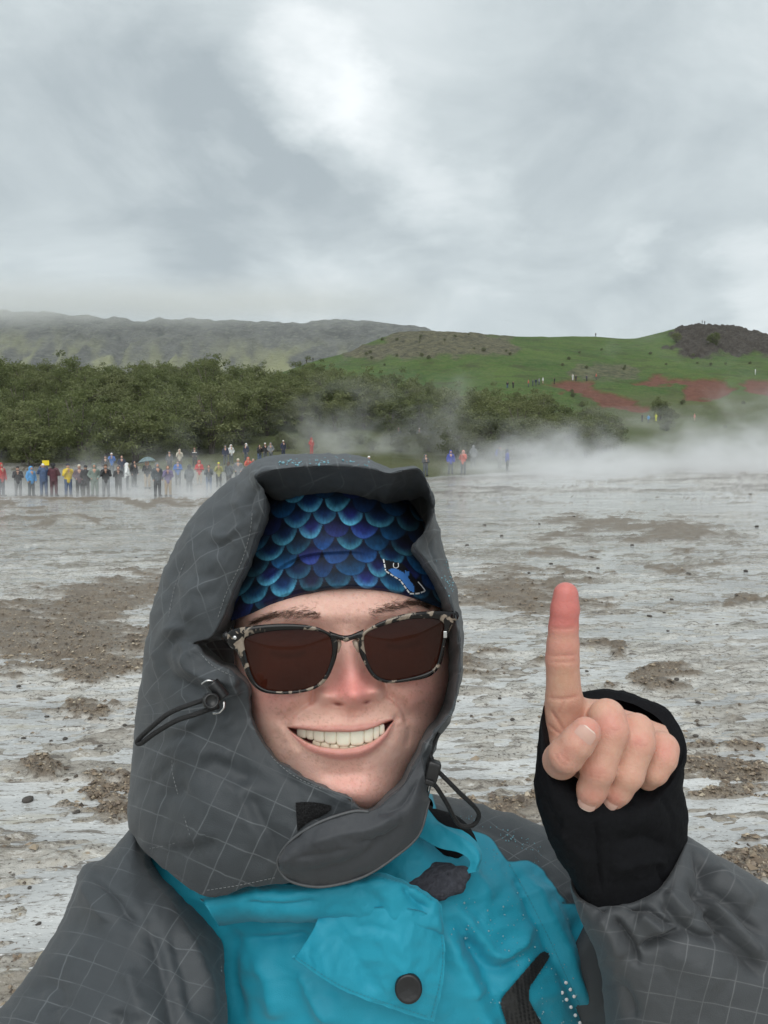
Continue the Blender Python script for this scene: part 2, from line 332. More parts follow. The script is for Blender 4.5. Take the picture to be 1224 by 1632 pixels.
# ================================================================== hills
hr = np.exp(np.linspace(math.log(44), math.log(560), 430)); hp = np.concatenate([np.arange(-3200, -500, 45.), np.arange(-500, 1790, 3.4), np.arange(1800, 4400, 45.)])
Yh = np.repeat(hr[:, None], len(hp), 1); Xh = (hp[None] - CX) / FPX * Yh; Zh = terr(Xh, Yh)
sy0 = HOR - (Zh - 1.70) / Yh * FPX; sx0 = np.repeat(hp[None], len(hr), 0)       # where each spot sits in the photograph (approx.)
big = fbm(Xh / 30, Yh / 30, 5, 5) - .5; med = fbm(Xh / 7, Yh / 7, 4, 6) - .5
Zh = Zh + np.clip((Yh - 44) / 60, 0, 1) * (2.2 * big + .55 * med)
wx = sx0 + 26 * (fbm(sx0 / 30, sy0 / 9, 4, 90) - .5) * 2; wy = sy0 + 9 * (fbm(sx0 / 26, sy0 / 8, 4, 91) - .5) * 2
CRAG = [(1060, 560), (1068, 520), (1082, 497), (1110, 492), (1160, 490), (1190, 505), (1218, 520), (1300, 522), (1330, 580), (1230, 572), (1150, 568), (1090, 572)]
DOME = [(545, 572), (585, 552), (650, 533), (700, 523), (760, 532), (810, 548), (822, 564), (770, 573), (690, 574), (620, 574)]
LEDGE = [(905, 592), (940, 580), (985, 580), (1010, 588), (1000, 602), (950, 604), (910, 604)]
KNOLL = [(200, 588), (235, 573), (290, 571), (340, 578), (380, 590), (300, 596)]
RED = [[(872, 612), (905, 607), (945, 606), (960, 612), (945, 622), (985, 630), (1030, 645), (1035, 655), (990, 656), (955, 648), (930, 632), (890, 625)],
       [(1000, 610), (1040, 602), (1095, 600), (1150, 606), (1165, 618), (1140, 634), (1105, 640), (1088, 628), (1082, 612), (1050, 612), (1012, 614)],
       [(1175, 606), (1240, 606), (1300, 615), (1300, 632), (1220, 628), (1180, 618)]]
valid = Yh > 140
rock = sst(3, -3, sdpoly(wx, wy, CRAG)) * (Yh > 240); rock2 = sst(4, -4, sdpoly(wx, wy, DOME)) * (Yh > 200); rock3 = np.maximum(sst(3, -3, sdpoly(wx, wy, LEDGE)) * .8, sst(3, -3, sdpoly(wx, wy, KNOLL))) * valid
red = np.zeros_like(Zh)
for P_ in RED: red = np.maximum(red, sst(2.5, -2.5, sdpoly(wx, wy, P_)))
red *= valid * (rock < .5)
colm = np.abs(2 * vnoise(Xh / 1.9 + .15 * med * 8, Yh * 0 + 3, 44) - 1)
Zh += rock * (2.6 * (colm - .5) + 2.2 * (fbm(Xh / 3, Yh / 3, 3, 47) - .5)) + rock2 * 1.6 * (fbm(Xh / 4, Yh / 4, 4, 48) - .5) + rock3 * 1.8 * (fbm(Xh / 4, Yh / 4, 4, 49) - .5) - red * .6
Zh -= 0.35 * sst(52, 44, Yh)
def hill_mat():
    m, n = mat('grassy hillside'); co = n.new('ShaderNodeTexCoord').outputs['Object']
    a = n.noise(co, .05, 6, .6); b = n.noise(co, .5, 5, .65); c = n.noise(co, 2.2, 4, .65)
    g = n.mix(n.mr(a, .35, .65), (.048, .115, .024, 1), (.108, .180, .040, 1)); g = n.mix(n.mr(b, .4, .75), g, (.135, .17, .055, 1)); g = n.mix(n.mr(c, .50, .70), g, (.028, .045, .016, 1)); g = n.mix(n.mr(n.noise(n.vm('MULTIPLY', co, (1, 1, 3)), .11, 6, .65), .50, .66, 0, .75), g, (.062, .072, .03, 1))
    dry = n.mix(b, (.10, .11, .05, 1), (.15, .14, .075, 1)); g = n.mix(n.attr('dry'), g, dry)
    rk = n.mix(n.mr(b, .35, .7), (.055, .047, .04, 1), (.13, .115, .10, 1)); rk = n.mix(n.mr(c, .45, .65), rk, (.035, .03, .026, 1))
    dm = n.mix(n.mr(b, .35, .65), (.075, .075, .055, 1), (.20, .19, .115, 1)); dm = n.mix(n.mr(c, .5, .7), dm, (.05, .045, .035, 1))
    rd = n.mix(n.mr(b, .3, .7), (.13, .055, .04, 1), (.22, .095, .066, 1)); rd = n.mix(n.mr(c, .58, .72), rd, (.32, .20, .15, 1))
    k = n.mix(n.attr('red'), g, rd); k = n.mix(n.attr('dome'), k, dm); k = n.mix(n.attr('rock'), k, rk)
    n.out(n.bsdf(k, .85, n.bump(n.m('ADD', b, c), 1.0, .7), Specular_IOR_Level=.2)); return m
dry = np.maximum(sst(140, 60, Yh), sst(620, 640, sy0) * sst(880, 1000, sx0) * .7) * .8
hill = part('hill', np.stack([Xh, Yh, Zh], -1), gridF(*Xh.shape), hill_mat(), attrs={'rock': rock.ravel(), 'dome': np.maximum(rock2, rock3).ravel(), 'red': red.ravel(), 'dry': dry.ravel()})
tag(hill, 'green hillside with a rocky crag and bare red earth', kind='structure')
_hlog = np.log(hr)
def hz(x, y):                                              # height of the hill mesh itself
    px = CX + x / y * FPX; fc = np.clip(np.interp(px, hp, np.arange(len(hp))), 0, len(hp) - 1.001); fr = np.clip((np.log(y) - _hlog[0]) / (_hlog[-1] - _hlog[0]) * (len(hr) - 1), 0, len(hr) - 1.001)
    i = np.asarray(fc).astype(int); j = np.asarray(fr).astype(int); a = fc - i; b = fr - j
    return (Zh[j, i] * (1 - a) + Zh[j, i + 1] * a) * (1 - b) + (Zh[j + 1, i] * (1 - a) + Zh[j + 1, i + 1] * a) * b
# ================================================================== far mountain
mp = np.arange(-700, 1300, 4.0); mr_ = np.linspace(0, 1, 130)
crest = np.interp(mp, [-700, -560, -420, 0, 60, 120, 200, 300, 380, 450, 520, 600, 660, 760, 1300], [650, 570, 505, 501, 501, 504, 511, 513, 514, 517, 514, 518, 525, 550, 605])
Ym = 2300 + 700 * mr_[:, None] + 0 * mp[None]; Xm = (mp[None] - CX) / FPX * Ym
prof = np.clip(mr_ / .86, 0, 1) ** .85; prof = np.where(mr_ > .86, 1 - (mr_ - .86) * 1.6, prof)
Zm = 60 + prof[:, None] * ((HOR - crest)[None] / FPX * 2900 - 60)
er = 1 - np.abs(2 * fbm(Xm / 130 + .5 * fbm(Xm / 60, Ym / 60, 3, 8), Ym / 420, 5, 12) - 1)
Zm += (er - .72) * 420 * (prof * (1 - .93 * prof))[:, None] + 18 * (fbm(Xm / 45, Ym / 45, 4, 14) - .5) * (1 - .7 * prof)[:, None] + (fbm(Xm / 300, Ym / 300, 3, 18) - .5) * 22
moss = sst(.42, .62, fbm(Xm / 70, Ym / 130, 5, 33) + .18 * (er - .6)) * sst(.85, .35, prof)[:, None] * 1.5
def mount_mat():
    m, n = mat('mossy mountain'); co = n.new('ShaderNodeTexCoord').outputs['Object']; a = n.noise(co, .018, 7, .65); b = n.noise(n.vm('MULTIPLY', co, (1, .4, 2.5)), .05, 5, .65)
    r = n.mix(n.mr(a, .35, .65), (.05, .055, .058, 1), (.15, .155, .15, 1)); r = n.mix(n.mr(b, .5, .68), r, (.19, .20, .165, 1)); mo = n.mix(a, (.27, .29, .11, 1), (.42, .42, .24, 1))
    n.out(n.bsdf(n.mix(n.attr('moss'), r, mo), .9, n.bump(n.m('ADD', a, b), .9, 30), Specular_IOR_Level=.1)); return m
tag(part('mountain', np.stack([Xm, Ym, Zm], -1), gridF(*Xm.shape), mount_mat(), attrs={'moss': moss.ravel()}), 'far mossy mountain with its top in cloud', kind='structure')
# ================================================================== trees
def leaf_mat(name, dark, lite, pale):
    m, n = mat(name); a = n.attr('tone'); r = n.new('ShaderNodeObjectInfo').outputs['Random']
    c = n.mix(a, dark, lite); c = n.mix(n.mr(r, .0, 1.0, 0, .55), c, pale)
    b = n.bsdf(c, .6, Specular_IOR_Level=.3); t = n.new('ShaderNodeBsdfTranslucent'); n.put(t.inputs[0], n.mix(.5, c, lite))
    mx = n.new('ShaderNodeMixShader'); mx.inputs[0].default_value = .35; n.l.new(b, mx.inputs[1]); n.l.new(t.outputs[0], mx.inputs[2]); n.out(mx.outputs[0]); return m
LEAF = leaf_mat('birch leaves', (.070, .092, .032, 1), (.20, .235, .09, 1), (.24, .25, .125, 1))
LEAF2 = leaf_mat('willow leaves', (.075, .095, .042, 1), (.20, .225, .11, 1), (.24, .25, .145, 1))
BARK = simple('grey bark', (.10, .085, .07), .8, 9, .5, .4)
def tube(pts, rad, k=6):
    pts = np.asarray(pts, float); rad = np.broadcast_to(np.asarray(rad, float), (len(pts),)); V = []
    T = np.gradient(pts, axis=0); T /= np.linalg.norm(T, axis=1)[:, None] + 1e-12
    up = np.array([0, 0, 1.]) if abs(T[0, 2]) < .9 else np.array([1., 0, 0]); a = np.arange(k) / k * 2 * math.pi
    for p, t, r in zip(pts, T, rad):
        s = np.cross(t, up); s /= np.linalg.norm(s) + 1e-12; u = np.cross(s, t); up = u
        V.append(p + r * (np.cos(a)[:, None] * s + np.sin(a)[:, None] * u))
    V = np.concatenate(V); F = gridF(len(pts), k, True)
    c0 = len(V); V = np.concatenate([V, pts[:1], pts[-1:]]); q = np.arange(k); q2 = (q + 1) % k; L = (len(pts) - 1) * k
    cap = np.concatenate([np.stack([q2, q, q * 0 + c0, q * 0 + c0], 1), np.stack([L + q, L + q2, q * 0 + c0 + 1, q * 0 + c0 + 1], 1)])
    return V, np.concatenate([F, cap])
def fixq(F):                                               # turn degenerate quads into clean lists
    return [f[:3] if f[2] == f[3] else f for f in F.tolist()]
def tree_meshes(seed, h, wd, nclump, nleaf, leaf, lm, low):
    r = np.random.default_rng(seed); parts = []; ns = r.integers(3, 6); tips = []
    for k in range(ns):
        a = k / ns * 6.28 + r.uniform(-.4, .4); reach = wd * r.uniform(.25, .7); top = h * r.uniform(.6, .92)
        p = np.array([[.08 * math.cos(a), .08 * math.sin(a), -.4], [.2 * reach * math.cos(a), .2 * reach * math.sin(a), .3 * top], [.6 * reach * math.cos(a + .2), .6 * reach * math.sin(a + .2), .7 * top], [reach * math.cos(a + .1), reach * math.sin(a + .1), top]])
        parts.append(tube(p, [.10, .075, .045, .015])); tips.append(p)
        for q in range(5):
            t = r.uniform(.3, .95); i = min(int(t * 3), 2); b = p[i] + (p[i + 1] - p[i]) * (t * 3 - i); e = b + np.array([r.normal() * wd * .35, r.normal() * wd * .35, r.uniform(.1, .5) * h * .3])
            parts.append(tube([b, (b + e) / 2 + [0, 0, .1], e], [.03, .02, .008], 4))
    TV, TF = merge(parts)
    cl = []
    while len(cl) < nclump:
        p = r.uniform(-1, 1, 3); q = np.linalg.norm(p)
        if q < 1 and q > .35 - .2 * r.random():
            cl.append((p[0] * wd * (1 - .25 * max(p[2], 0)), p[1] * wd * (1 - .25 * max(p[2], 0)), h * (low + (1 - low) * (p[2] * .5 + .5)) * (1 + .1 * r.normal())))
    cl = np.array(cl); ct = r.random(nclump)
    N = nclump * nleaf; c = np.repeat(cl, nleaf, 0) + r.normal(size=(N, 3)) * np.array([.30, .30, .20]) * wd * .42
    d1 = r.normal(size=(N, 3)); d1[:, 2] *= .7; d1 /= np.linalg.norm(d1, axis=1)[:, None]; d2 = np.cross(d1, r.normal(size=(N, 3))); d2 /= np.linalg.norm(d2, axis=1)[:, None]
    s = leaf * r.uniform(.6, 1.3, N)[:, None]
    V = np.stack([c - d1 * s, c + d2 * s * .55, c + d1 * s, c - d2 * s * .55], 1).reshape(-1, 3); F = np.arange(N * 4).reshape(-1, 4)
    tone_ = np.repeat(np.clip(.55 * np.repeat(ct, nleaf) + .45 * r.random(N), 0, 1), 4)
    return mesh('trunk', TV, fixq(TF), BARK), mesh('crown', V, F, lm, smooth=False, attrs={'tone': tone_})
BIRCH = [tree_meshes(40 + k, 5.2 + .3 * k, 2.3 + .12 * (k % 3), 66, 72, .125, LEAF, .10) for k in range(5)]
WILLOW = [tree_meshes(60 + k, 3.6, 2.0, 52, 70, .10, LEAF2, .05) for k in range(3)]
def plant(name, kinds, x, y, s, label, cat, group, rz=None, zoff=0.0):
    tm, cm = kinds; t = link(name, None, None, (x, y, float(hz(x, y)) - .1 + zoff)); t.scale = (s * random.uniform(.9, 1.15), s * random.uniform(.9, 1.15), s); t.rotation_euler = (0, 0, random.uniform(0, 6.28) if rz is None else rz)
    link('trunk', tm, t); link('crown', cm, t); tag(t, label, cat, group); return t
spots = []
def wood_label(px, y):
    row = 'front edge' if y < 84 else 'middle' if y < 112 else 'upper skyline'
    side = 'behind the left crowd' if px < 400 else 'behind the grey hood' if px < 720 else 'behind the right steam'
    return 'olive green birch tree at the %s of the wood, %s' % (row, side), 'tree', 'birch trees at the %s of the wood, %s' % (row, side)
def edge_r(px): return np.interp(px, [-300, 150, 330, 430, 520, 700, 720, 980], [64, 66, 74, 86, 90, 88, 74, 72])
def tries(nmax, gap, test, lo, hi):
    k = 0; cnt = 0
    while k < 6000 and cnt < nmax:
        k += 1; px = random.uniform(-70, 1000); y = math.exp(random.uniform(math.log(lo), math.log(hi))); x = (px - CX) / FPX * y
        if not test(px, y): continue
        if all((x - a) ** 2 + (y - b) ** 2 > (gap * (1 + (y - 80) / 220)) ** 2 for a, b in spots): spots.append((x, y)); cnt += 1; yield px, x, y
for px, x, y in tries(298, 3.5, lambda p, y: y > edge_r(p) and (p < 700 or y < np.interp(p, [700, 800, 960, 985], [150, 118, 90, 60])), 62, 150):
    s = random.uniform(.75, 1.2) * np.interp(px, [500, 760, 980], [1.0, .82, .68])
    if y > 115: s *= .85
    plant('birch_tree', BIRCH[random.randrange(5)], x, y, s, *wood_label(px, y))
for px, x, y in tries(34, 2.2, lambda p, y: 715 < p < 965 and y > np.interp(p, [715, 960], [66, 70]), 62, 82):
    plant('willow_bush', WILLOW[random.randrange(3)], x, y, random.uniform(.8, 1.15), 'pale grey green willow bush at the steamy right edge of the wood', 'bush', 'willow bushes at the edge of the wood')
for px, x, y in tries(16, 1.8, lambda p, y: (440 < p < 700), 76, 88):
    plant('willow_bush', WILLOW[random.randrange(3)], x, y, random.uniform(.35, .6), 'low pale bush in the grass between the wood and the flats', 'bush', 'low bushes in front of the wood')
def at(px, y): return (px - CX) / FPX * y, y
plant('shrub', BIRCH[1], *at(1050, 165), .95, 'dark round shrub beside the walkers below the red earth', 'shrub', None)
plant('shrub', WILLOW[0], *at(1066, 163), .9, 'pale shrub to the right of the dark round one below the red earth', 'shrub', None)
plant('shrub', WILLOW[1], *at(1060, 150), .75, 'small grey green shrub just in front of the dark round one', 'shrub', None)
plant('shrub', BIRCH[2], *at(1072, 305), .8, 'lone dark bush at the left foot of the rocky crag', 'shrub', None)
plant('shrub', BIRCH[0], *at(1131, 300), 1.1, 'lone dark bush at the middle foot of the rocky crag', 'shrub', None)
for px in (866, 873, 822): plant('shrub', BIRCH[3], *at(px, 140), .7, 'small upright dark shrub below the red trail', 'shrub', 'small shrubs below the red trail')
k = 0
while k < 46:
    px, y = random.uniform(560, 1220), random.uniform(150, 290)
    if 850 < px < 1180 and 185 < y < 225: continue
    plant('scrub_bush', WILLOW[k % 3], *at(px, y), random.uniform(.18, .42), 'small low scrub bush dotted over the green hillside', 'bush', 'scrub bushes on the hillside'); k += 1
plant('bare_tree', BIRCH[4], *at(143, 66), .35, 'small pale leafy sapling in front of the wood behind the crowd', 'tree', None)
# ================================================================== signed distance modelling
def s_nets(f, o, h):
    """naive surface nets: f[x,y,z] < 0 inside; o origin, h step"""
    nx, ny, nz = f.shape; s = f < 0; c = np.zeros((nx - 1, ny - 1, nz - 1), np.int8)
    off = [(i, j, k) for i in (0, 1) for j in (0, 1) for k in (0, 1)]
    for i, j, k in off: c += s[i:nx - 1 + i, j:ny - 1 + j, k:nz - 1 + k]
    act = np.argwhere((c > 0) & (c < 8)); idx = -np.ones(c.shape, np.int64); idx[tuple(act.T)] = np.arange(len(act))
    acc = np.zeros((len(act), 3)); cnt = np.zeros(len(act)); val = {q: f[tuple((act + q).T)] for q in off}
    for a in off:
        for ax in range(3):
            if a[ax] == 0:
                b = list(a); b[ax] = 1; b = tuple(b); va, vb = val[a], val[b]; m_ = (va < 0) != (vb < 0); t = np.where(m_, va / np.where(m_, va - vb, 1), 0)
                p = np.repeat(np.array(a, float)[None], len(act), 0); p[:, ax] += t; acc += p * m_[:, None]; cnt += m_
    V = (act + acc / cnt[:, None]) * h + o; F = []
    for ax in range(3):
        b1, b2 = (ax + 1) % 3, (ax + 2) % 3; sl = [slice(1, -1)] * 3; sl[ax] = slice(0, -1); sl2 = list(sl); sl2[ax] = slice(1, None)
        A = s[tuple(sl)]; B = s[tuple(sl2)]
        for flag in (True, False):
            e = np.argwhere((A != B) & (A == flag))
            if not len(e): continue
            for d_ in range(3):
                if d_ != ax: e[:, d_] += 1
            q = []
            for u, v in ((0, 0), (1, 0), (1, 1), (0, 1)):
                g = e.copy(); g[:, b1] -= 1 - u; g[:, b2] -= 1 - v; q.append(idx[tuple(g.T)])
            q = np.stack(q, 1); F.append(q if flag else q[:, ::-1])
    return V, np.concatenate(F)
class Field:
    def __init__(s, lo, hi, h):
        s.o = np.asarray(lo, float); s.h = h; n_ = np.ceil((np.asarray(hi) - lo) / h).astype(int) + 1
        s.ax = [s.o[k] + h * np.arange(n_[k]) for k in range(3)]; s.X = s.ax[0][:, None, None]; s.Y = s.ax[1][None, :, None]; s.Z = s.ax[2][None, None, :]
        s.f = np.full(n_, 1e3, np.float32)
    def cone(s, a, b, ra, rb, sq=(1, 1, 1)):
        a = np.asarray(a, float); b = np.asarray(b, float); v = b - a; L = v @ v + 1e-12
        x, y, z_ = s.X - a[0], s.Y - a[1], s.Z - a[2]; t = np.clip((x * v[0] + y * v[1] + z_ * v[2]) / L, 0, 1)
        return (np.sqrt(((x - t * v[0]) / sq[0]) ** 2 + ((y - t * v[1]) / sq[1]) ** 2 + ((z_ - t * v[2]) / sq[2]) ** 2) - (ra + (rb - ra) * t)).astype(np.float32)
    def ell(s, c, r):
        q = np.sqrt(((s.X - c[0]) / r[0]) ** 2 + ((s.Y - c[1]) / r[1]) ** 2 + ((s.Z - c[2]) / r[2]) ** 2); return ((q - 1) * min(r)).astype(np.float32)
    def add(s, d, k=0.0):
        if k <= 0: s.f = np.minimum(s.f, d)
        else:
            h_ = np.clip(.5 + .5 * (s.f - d) / k, 0, 1); s.f = s.f + (d - s.f) * h_ - k * h_ * (1 - h_)
        return s
    def cut(s, d, k=0.0):
        if k <= 0: s.f = np.maximum(s.f, -d)
        else:
            h_ = np.clip(.5 - .5 * (s.f + d) / k, 0, 1); s.f = s.f + (-d - s.f) * h_ + k * h_ * (1 - h_)
        return s
    def out(s): return s_nets(s.f, s.o, s.h)
# ================================================================== the crowd
POSE = {'stand': ((.25, .01, 1.13), (.23, -.09, .90)), 'phone': ((.23, -.10, 1.14), (.07, -.30, 1.40)), 'pocket': ((.29, .05, 1.14), (.17, -.13, .98)), 'up': ((.26, -.08, 1.22), (.14, -.2, 1.55)), 'fold': ((.25, -.06, 1.13), (.06, -.2, 1.17))}
LO, HI, HS = (-.48, -.48, -.03), (.48, .36, 1.86), .024
SKINC = simple('weathered skin', (.48, .28, .20), .5)
def person_meshes(pose):
    el, wr = POSE[pose]; out = {}
    b = Field(LO, HI, HS); b.add(b.cone((0, 0, .95), (0, -.01, 1.36), .12, .14)); b.add(b.cone((0, 0, 1.4), (0, -.01, 1.52), .055, .05), .04); b.add(b.ell((0, -.015, 1.61), (.082, .098, .118)), .02); b.add(b.cone((0, -.11, 1.60), (0, -.118, 1.585), .012, .014), .01)
    for sx in (-1, 1):
        b.add(b.cone((sx * .09, 0, .93), (sx * .10, -.01, .5), .078, .055), .04); b.add(b.cone((sx * .10, -.01, .5), (sx * .11, .01, .08), .052, .04), .02); b.add(b.cone((sx * .11, .01, .06), (sx * .13, -.12, .04), .045, .035), .02)
        b.add(b.cone((sx * .16, 0, 1.40), (sx * el[0], el[1], el[2]), .05, .04), .03); b.add(b.cone((sx * el[0], el[1], el[2]), (sx * wr[0], wr[1], wr[2]), .038, .03), .02); d_ = np.array(wr) - el; d_ /= np.linalg.norm(d_); e = np.array(wr) + d_ * .09
        b.add(b.cone((sx * wr[0], wr[1], wr[2]), (sx * e[0], e[1], e[2]), .036, .026), .02)
    out['body'] = b.out()
    j = Field(LO, HI, HS); j.add(j.cone((0, .01, .86), (0, .0, 1.32), .175, .175, (1.08, .82, 1))); j.add(j.cone((-.13, 0, 1.38), (.13, 0, 1.38), .085, .085), .06); j.add(j.cone((0, 0, 1.40), (0, -.01, 1.48), .085, .075), .04)
    for sx in (-1, 1): j.add(j.cone((sx * .17, 0, 1.38), (sx * el[0], el[1], el[2]), .082, .068), .05); j.add(j.cone((sx * el[0], el[1], el[2]), (sx * wr[0], wr[1], wr[2]), .066, .05), .03)
    out['jacket'] = j.out()
    t = Field(LO, HI, HS); t.add(t.cone((0, 0, .97), (0, 0, .88), .15, .155, (1.1, .85, 1)))
    for sx in (-1, 1): t.add(t.cone((sx * .09, 0, .88), (sx * .105, -.01, .5), .10, .08), .05); t.add(t.cone((sx * .105, -.01, .5), (sx * .115, .01, .10), .077, .07), .03)
    out['trousers'] = t.out()
    s = Field(LO, HI, HS)
    for sx in (-1, 1): s.add(s.cone((sx * .115, .03, .05), (sx * .14, -.14, .045), .062, .05)); s.add(s.cone((sx * .115, .01, .06), (sx * .115, .01, .14), .06, .06), .03)
    out['shoes'] = s.out(); return out
PM = {}
def pmesh(pose, pc_):
    if (pose, pc_) not in PM:
        if (pose, 'raw') not in PM: PM[(pose, 'raw')] = person_meshes(pose)
        V, F = PM[(pose, 'raw')][pc_]; PM[(pose, pc_)] = mesh(pc_, V, F, [None])
        PM[(pose, pc_)].materials[0] = MATS['skin'] if pc_ == 'body' else MATS['black']
    return PM[(pose, pc_)]
def extra_meshes():
    o = {}; h = Field((-.2, -.2, 1.4), (.2, .2, 1.8), .018); h.add(h.ell((0, .005, 1.62), (.115, .128, .145))); h.add(h.cone((0, .02, 1.48), (0, .03, 1.42), .11, .13), .05); h.cut(h.ell((0, -.13, 1.60), (.075, .11, .10)), .01); o['hood'] = h.out()
    c = Field((-.2, -.2, 1.4), (.2, .2, 1.8), .018); c.add(c.ell((0, -.005, 1.65), (.092, .108, .10))); c.cut(c.ell((0, -.10, 1.58), (.2, .14, .062)), .01); c.f = np.maximum(c.f, (1.615 - c.Z).astype(np.float32) + 0 * c.f); o['beanie'] = c.out()
    k = Field((-.22, -.22, 1.3), (.22, .22, 1.8), .018); k.add(k.ell((0, .015, 1.625), (.098, .105, .125))); k.add(k.cone((0, .06, 1.58), (0, .07, 1.44), .08, .06), .03); k.cut(k.ell((0, -.12, 1.58), (.07, .12, .11)), .01); o['hair'] = k.out()
    p = Field((-.25, -.05, .9), (.25, .45, 1.55), .022); p.add(p.cone((0, .24, 1.05), (0, .22, 1.36), .13, .12, (1.05, .8, 1))); p.add(p.cone((0, .34, 1.06), (0, .34, 1.16), .075, .07, (1.2, .7, 1)), .03); o['backpack'] = p.out()
    n_ = Field((-.55, -.5, .3), (.55, .5, 1.6), .026); n_.add(n_.cone((0, .0, .55), (0, 0, 1.30), .30, .20, (1, .85, 1))); n_.add(n_.cone((-.14, 0, 1.36), (.14, 0, 1.36), .11, .11), .08); o['poncho'] = n_.out()
    return {q: mesh(q, *v, [None]) for q, v in o.items()}
_mc = {}
def cmat(c):
    if c not in _mc: _mc[c] = simple('cloth ' + c, CLOTH[c], .75, 7, .35, .3)
    return _mc[c]
CLOTH = dict(black=(.016, .017, .02), navy=(.02, .028, .06), blue=(.03, .13, .42), royal=(.035, .06, .36), red=(.50, .045, .045), coral=(.62, .14, .10), orange=(.60, .20, .06), white=(.70, .71, .70), cream=(.55, .50, .40), grey=(.20, .21, .22), slate=(.085, .10, .11), darkgrey=(.055, .06, .065), jeans=(.06, .10, .19), tan=(.36, .28, .19), yellow=(.68, .50, .03), olive=(.32, .31, .12), plum=(.12, .08, .10), sage=(.19, .24, .21), maroon=(.09, .03, .04), brown=(.10, .06, .035), lightblue=(.10, .32, .62), pink=(.62, .28, .24), beige=(.42, .36, .28), violet=(.17, .14, .26), neon=(.60, .62, .06), teal=(.15, .21, .22))
MATS = {'skin': SKINC, 'black': cmat('black')}
XM = extra_meshes()
for q in XM.values(): q.materials[0] = MATS['black']
def dress(o, m_): o.material_slots[0].link = 'OBJECT'; o.material_slots[0].material = m_
def solve_d(px, ytop, h, lo, hi, zf):
    d = np.linspace(lo, hi, 600); x = (px - CX) / FPX * d; g = zf(x, d) + h - (1.70 + (HOR - ytop) / FPX * d); k = np.where(np.sign(g[1:]) != np.sign(g[:-1]))[0]
    return float(d[k[0]]) if len(k) else float(d[np.argmin(np.abs(g))])
def gz(x, y): return np.maximum(terr(x, y) + .02, hz(x, y)) if y > 45 else terr(x, y) + .02
def crowd(px, ytop, pose, jk, tr, hd, hc, label, yaw=0, h=1.70, rng=(36, 90), extra=None, parts=True, group='visitors standing around the geyser'):
    d = solve_d(px, ytop, h, *rng, (lambda x, y: np.where(y > 45, np.maximum(terr(x, y) + .02, hz(x, y)), terr(x, y) + .02))); x = (px - CX) / FPX * d
    t = link('person', None, None, (x, d, float(gz(x, d)))); s = h / 1.73; t.scale = (s * 1.04, s * 1.04, s); t.rotation_euler = (0, 0, math.radians(yaw) - math.atan2(x, d)); tag(t, label, 'person', group)
    link('body', pmesh(pose, 'body'), t)
    for nm, c in (('jacket', jk), ('trousers', tr), ('shoes', 'black')): dress(link(nm, pmesh(pose, nm), t), cmat(c))
    if hd: dress(link(hd, XM[hd], t), cmat(hc))
    for e_, c in (extra or []): dress(link(e_, XM[e_], t), cmat(c))
    return t, x, d, s
def cx1(v): return v
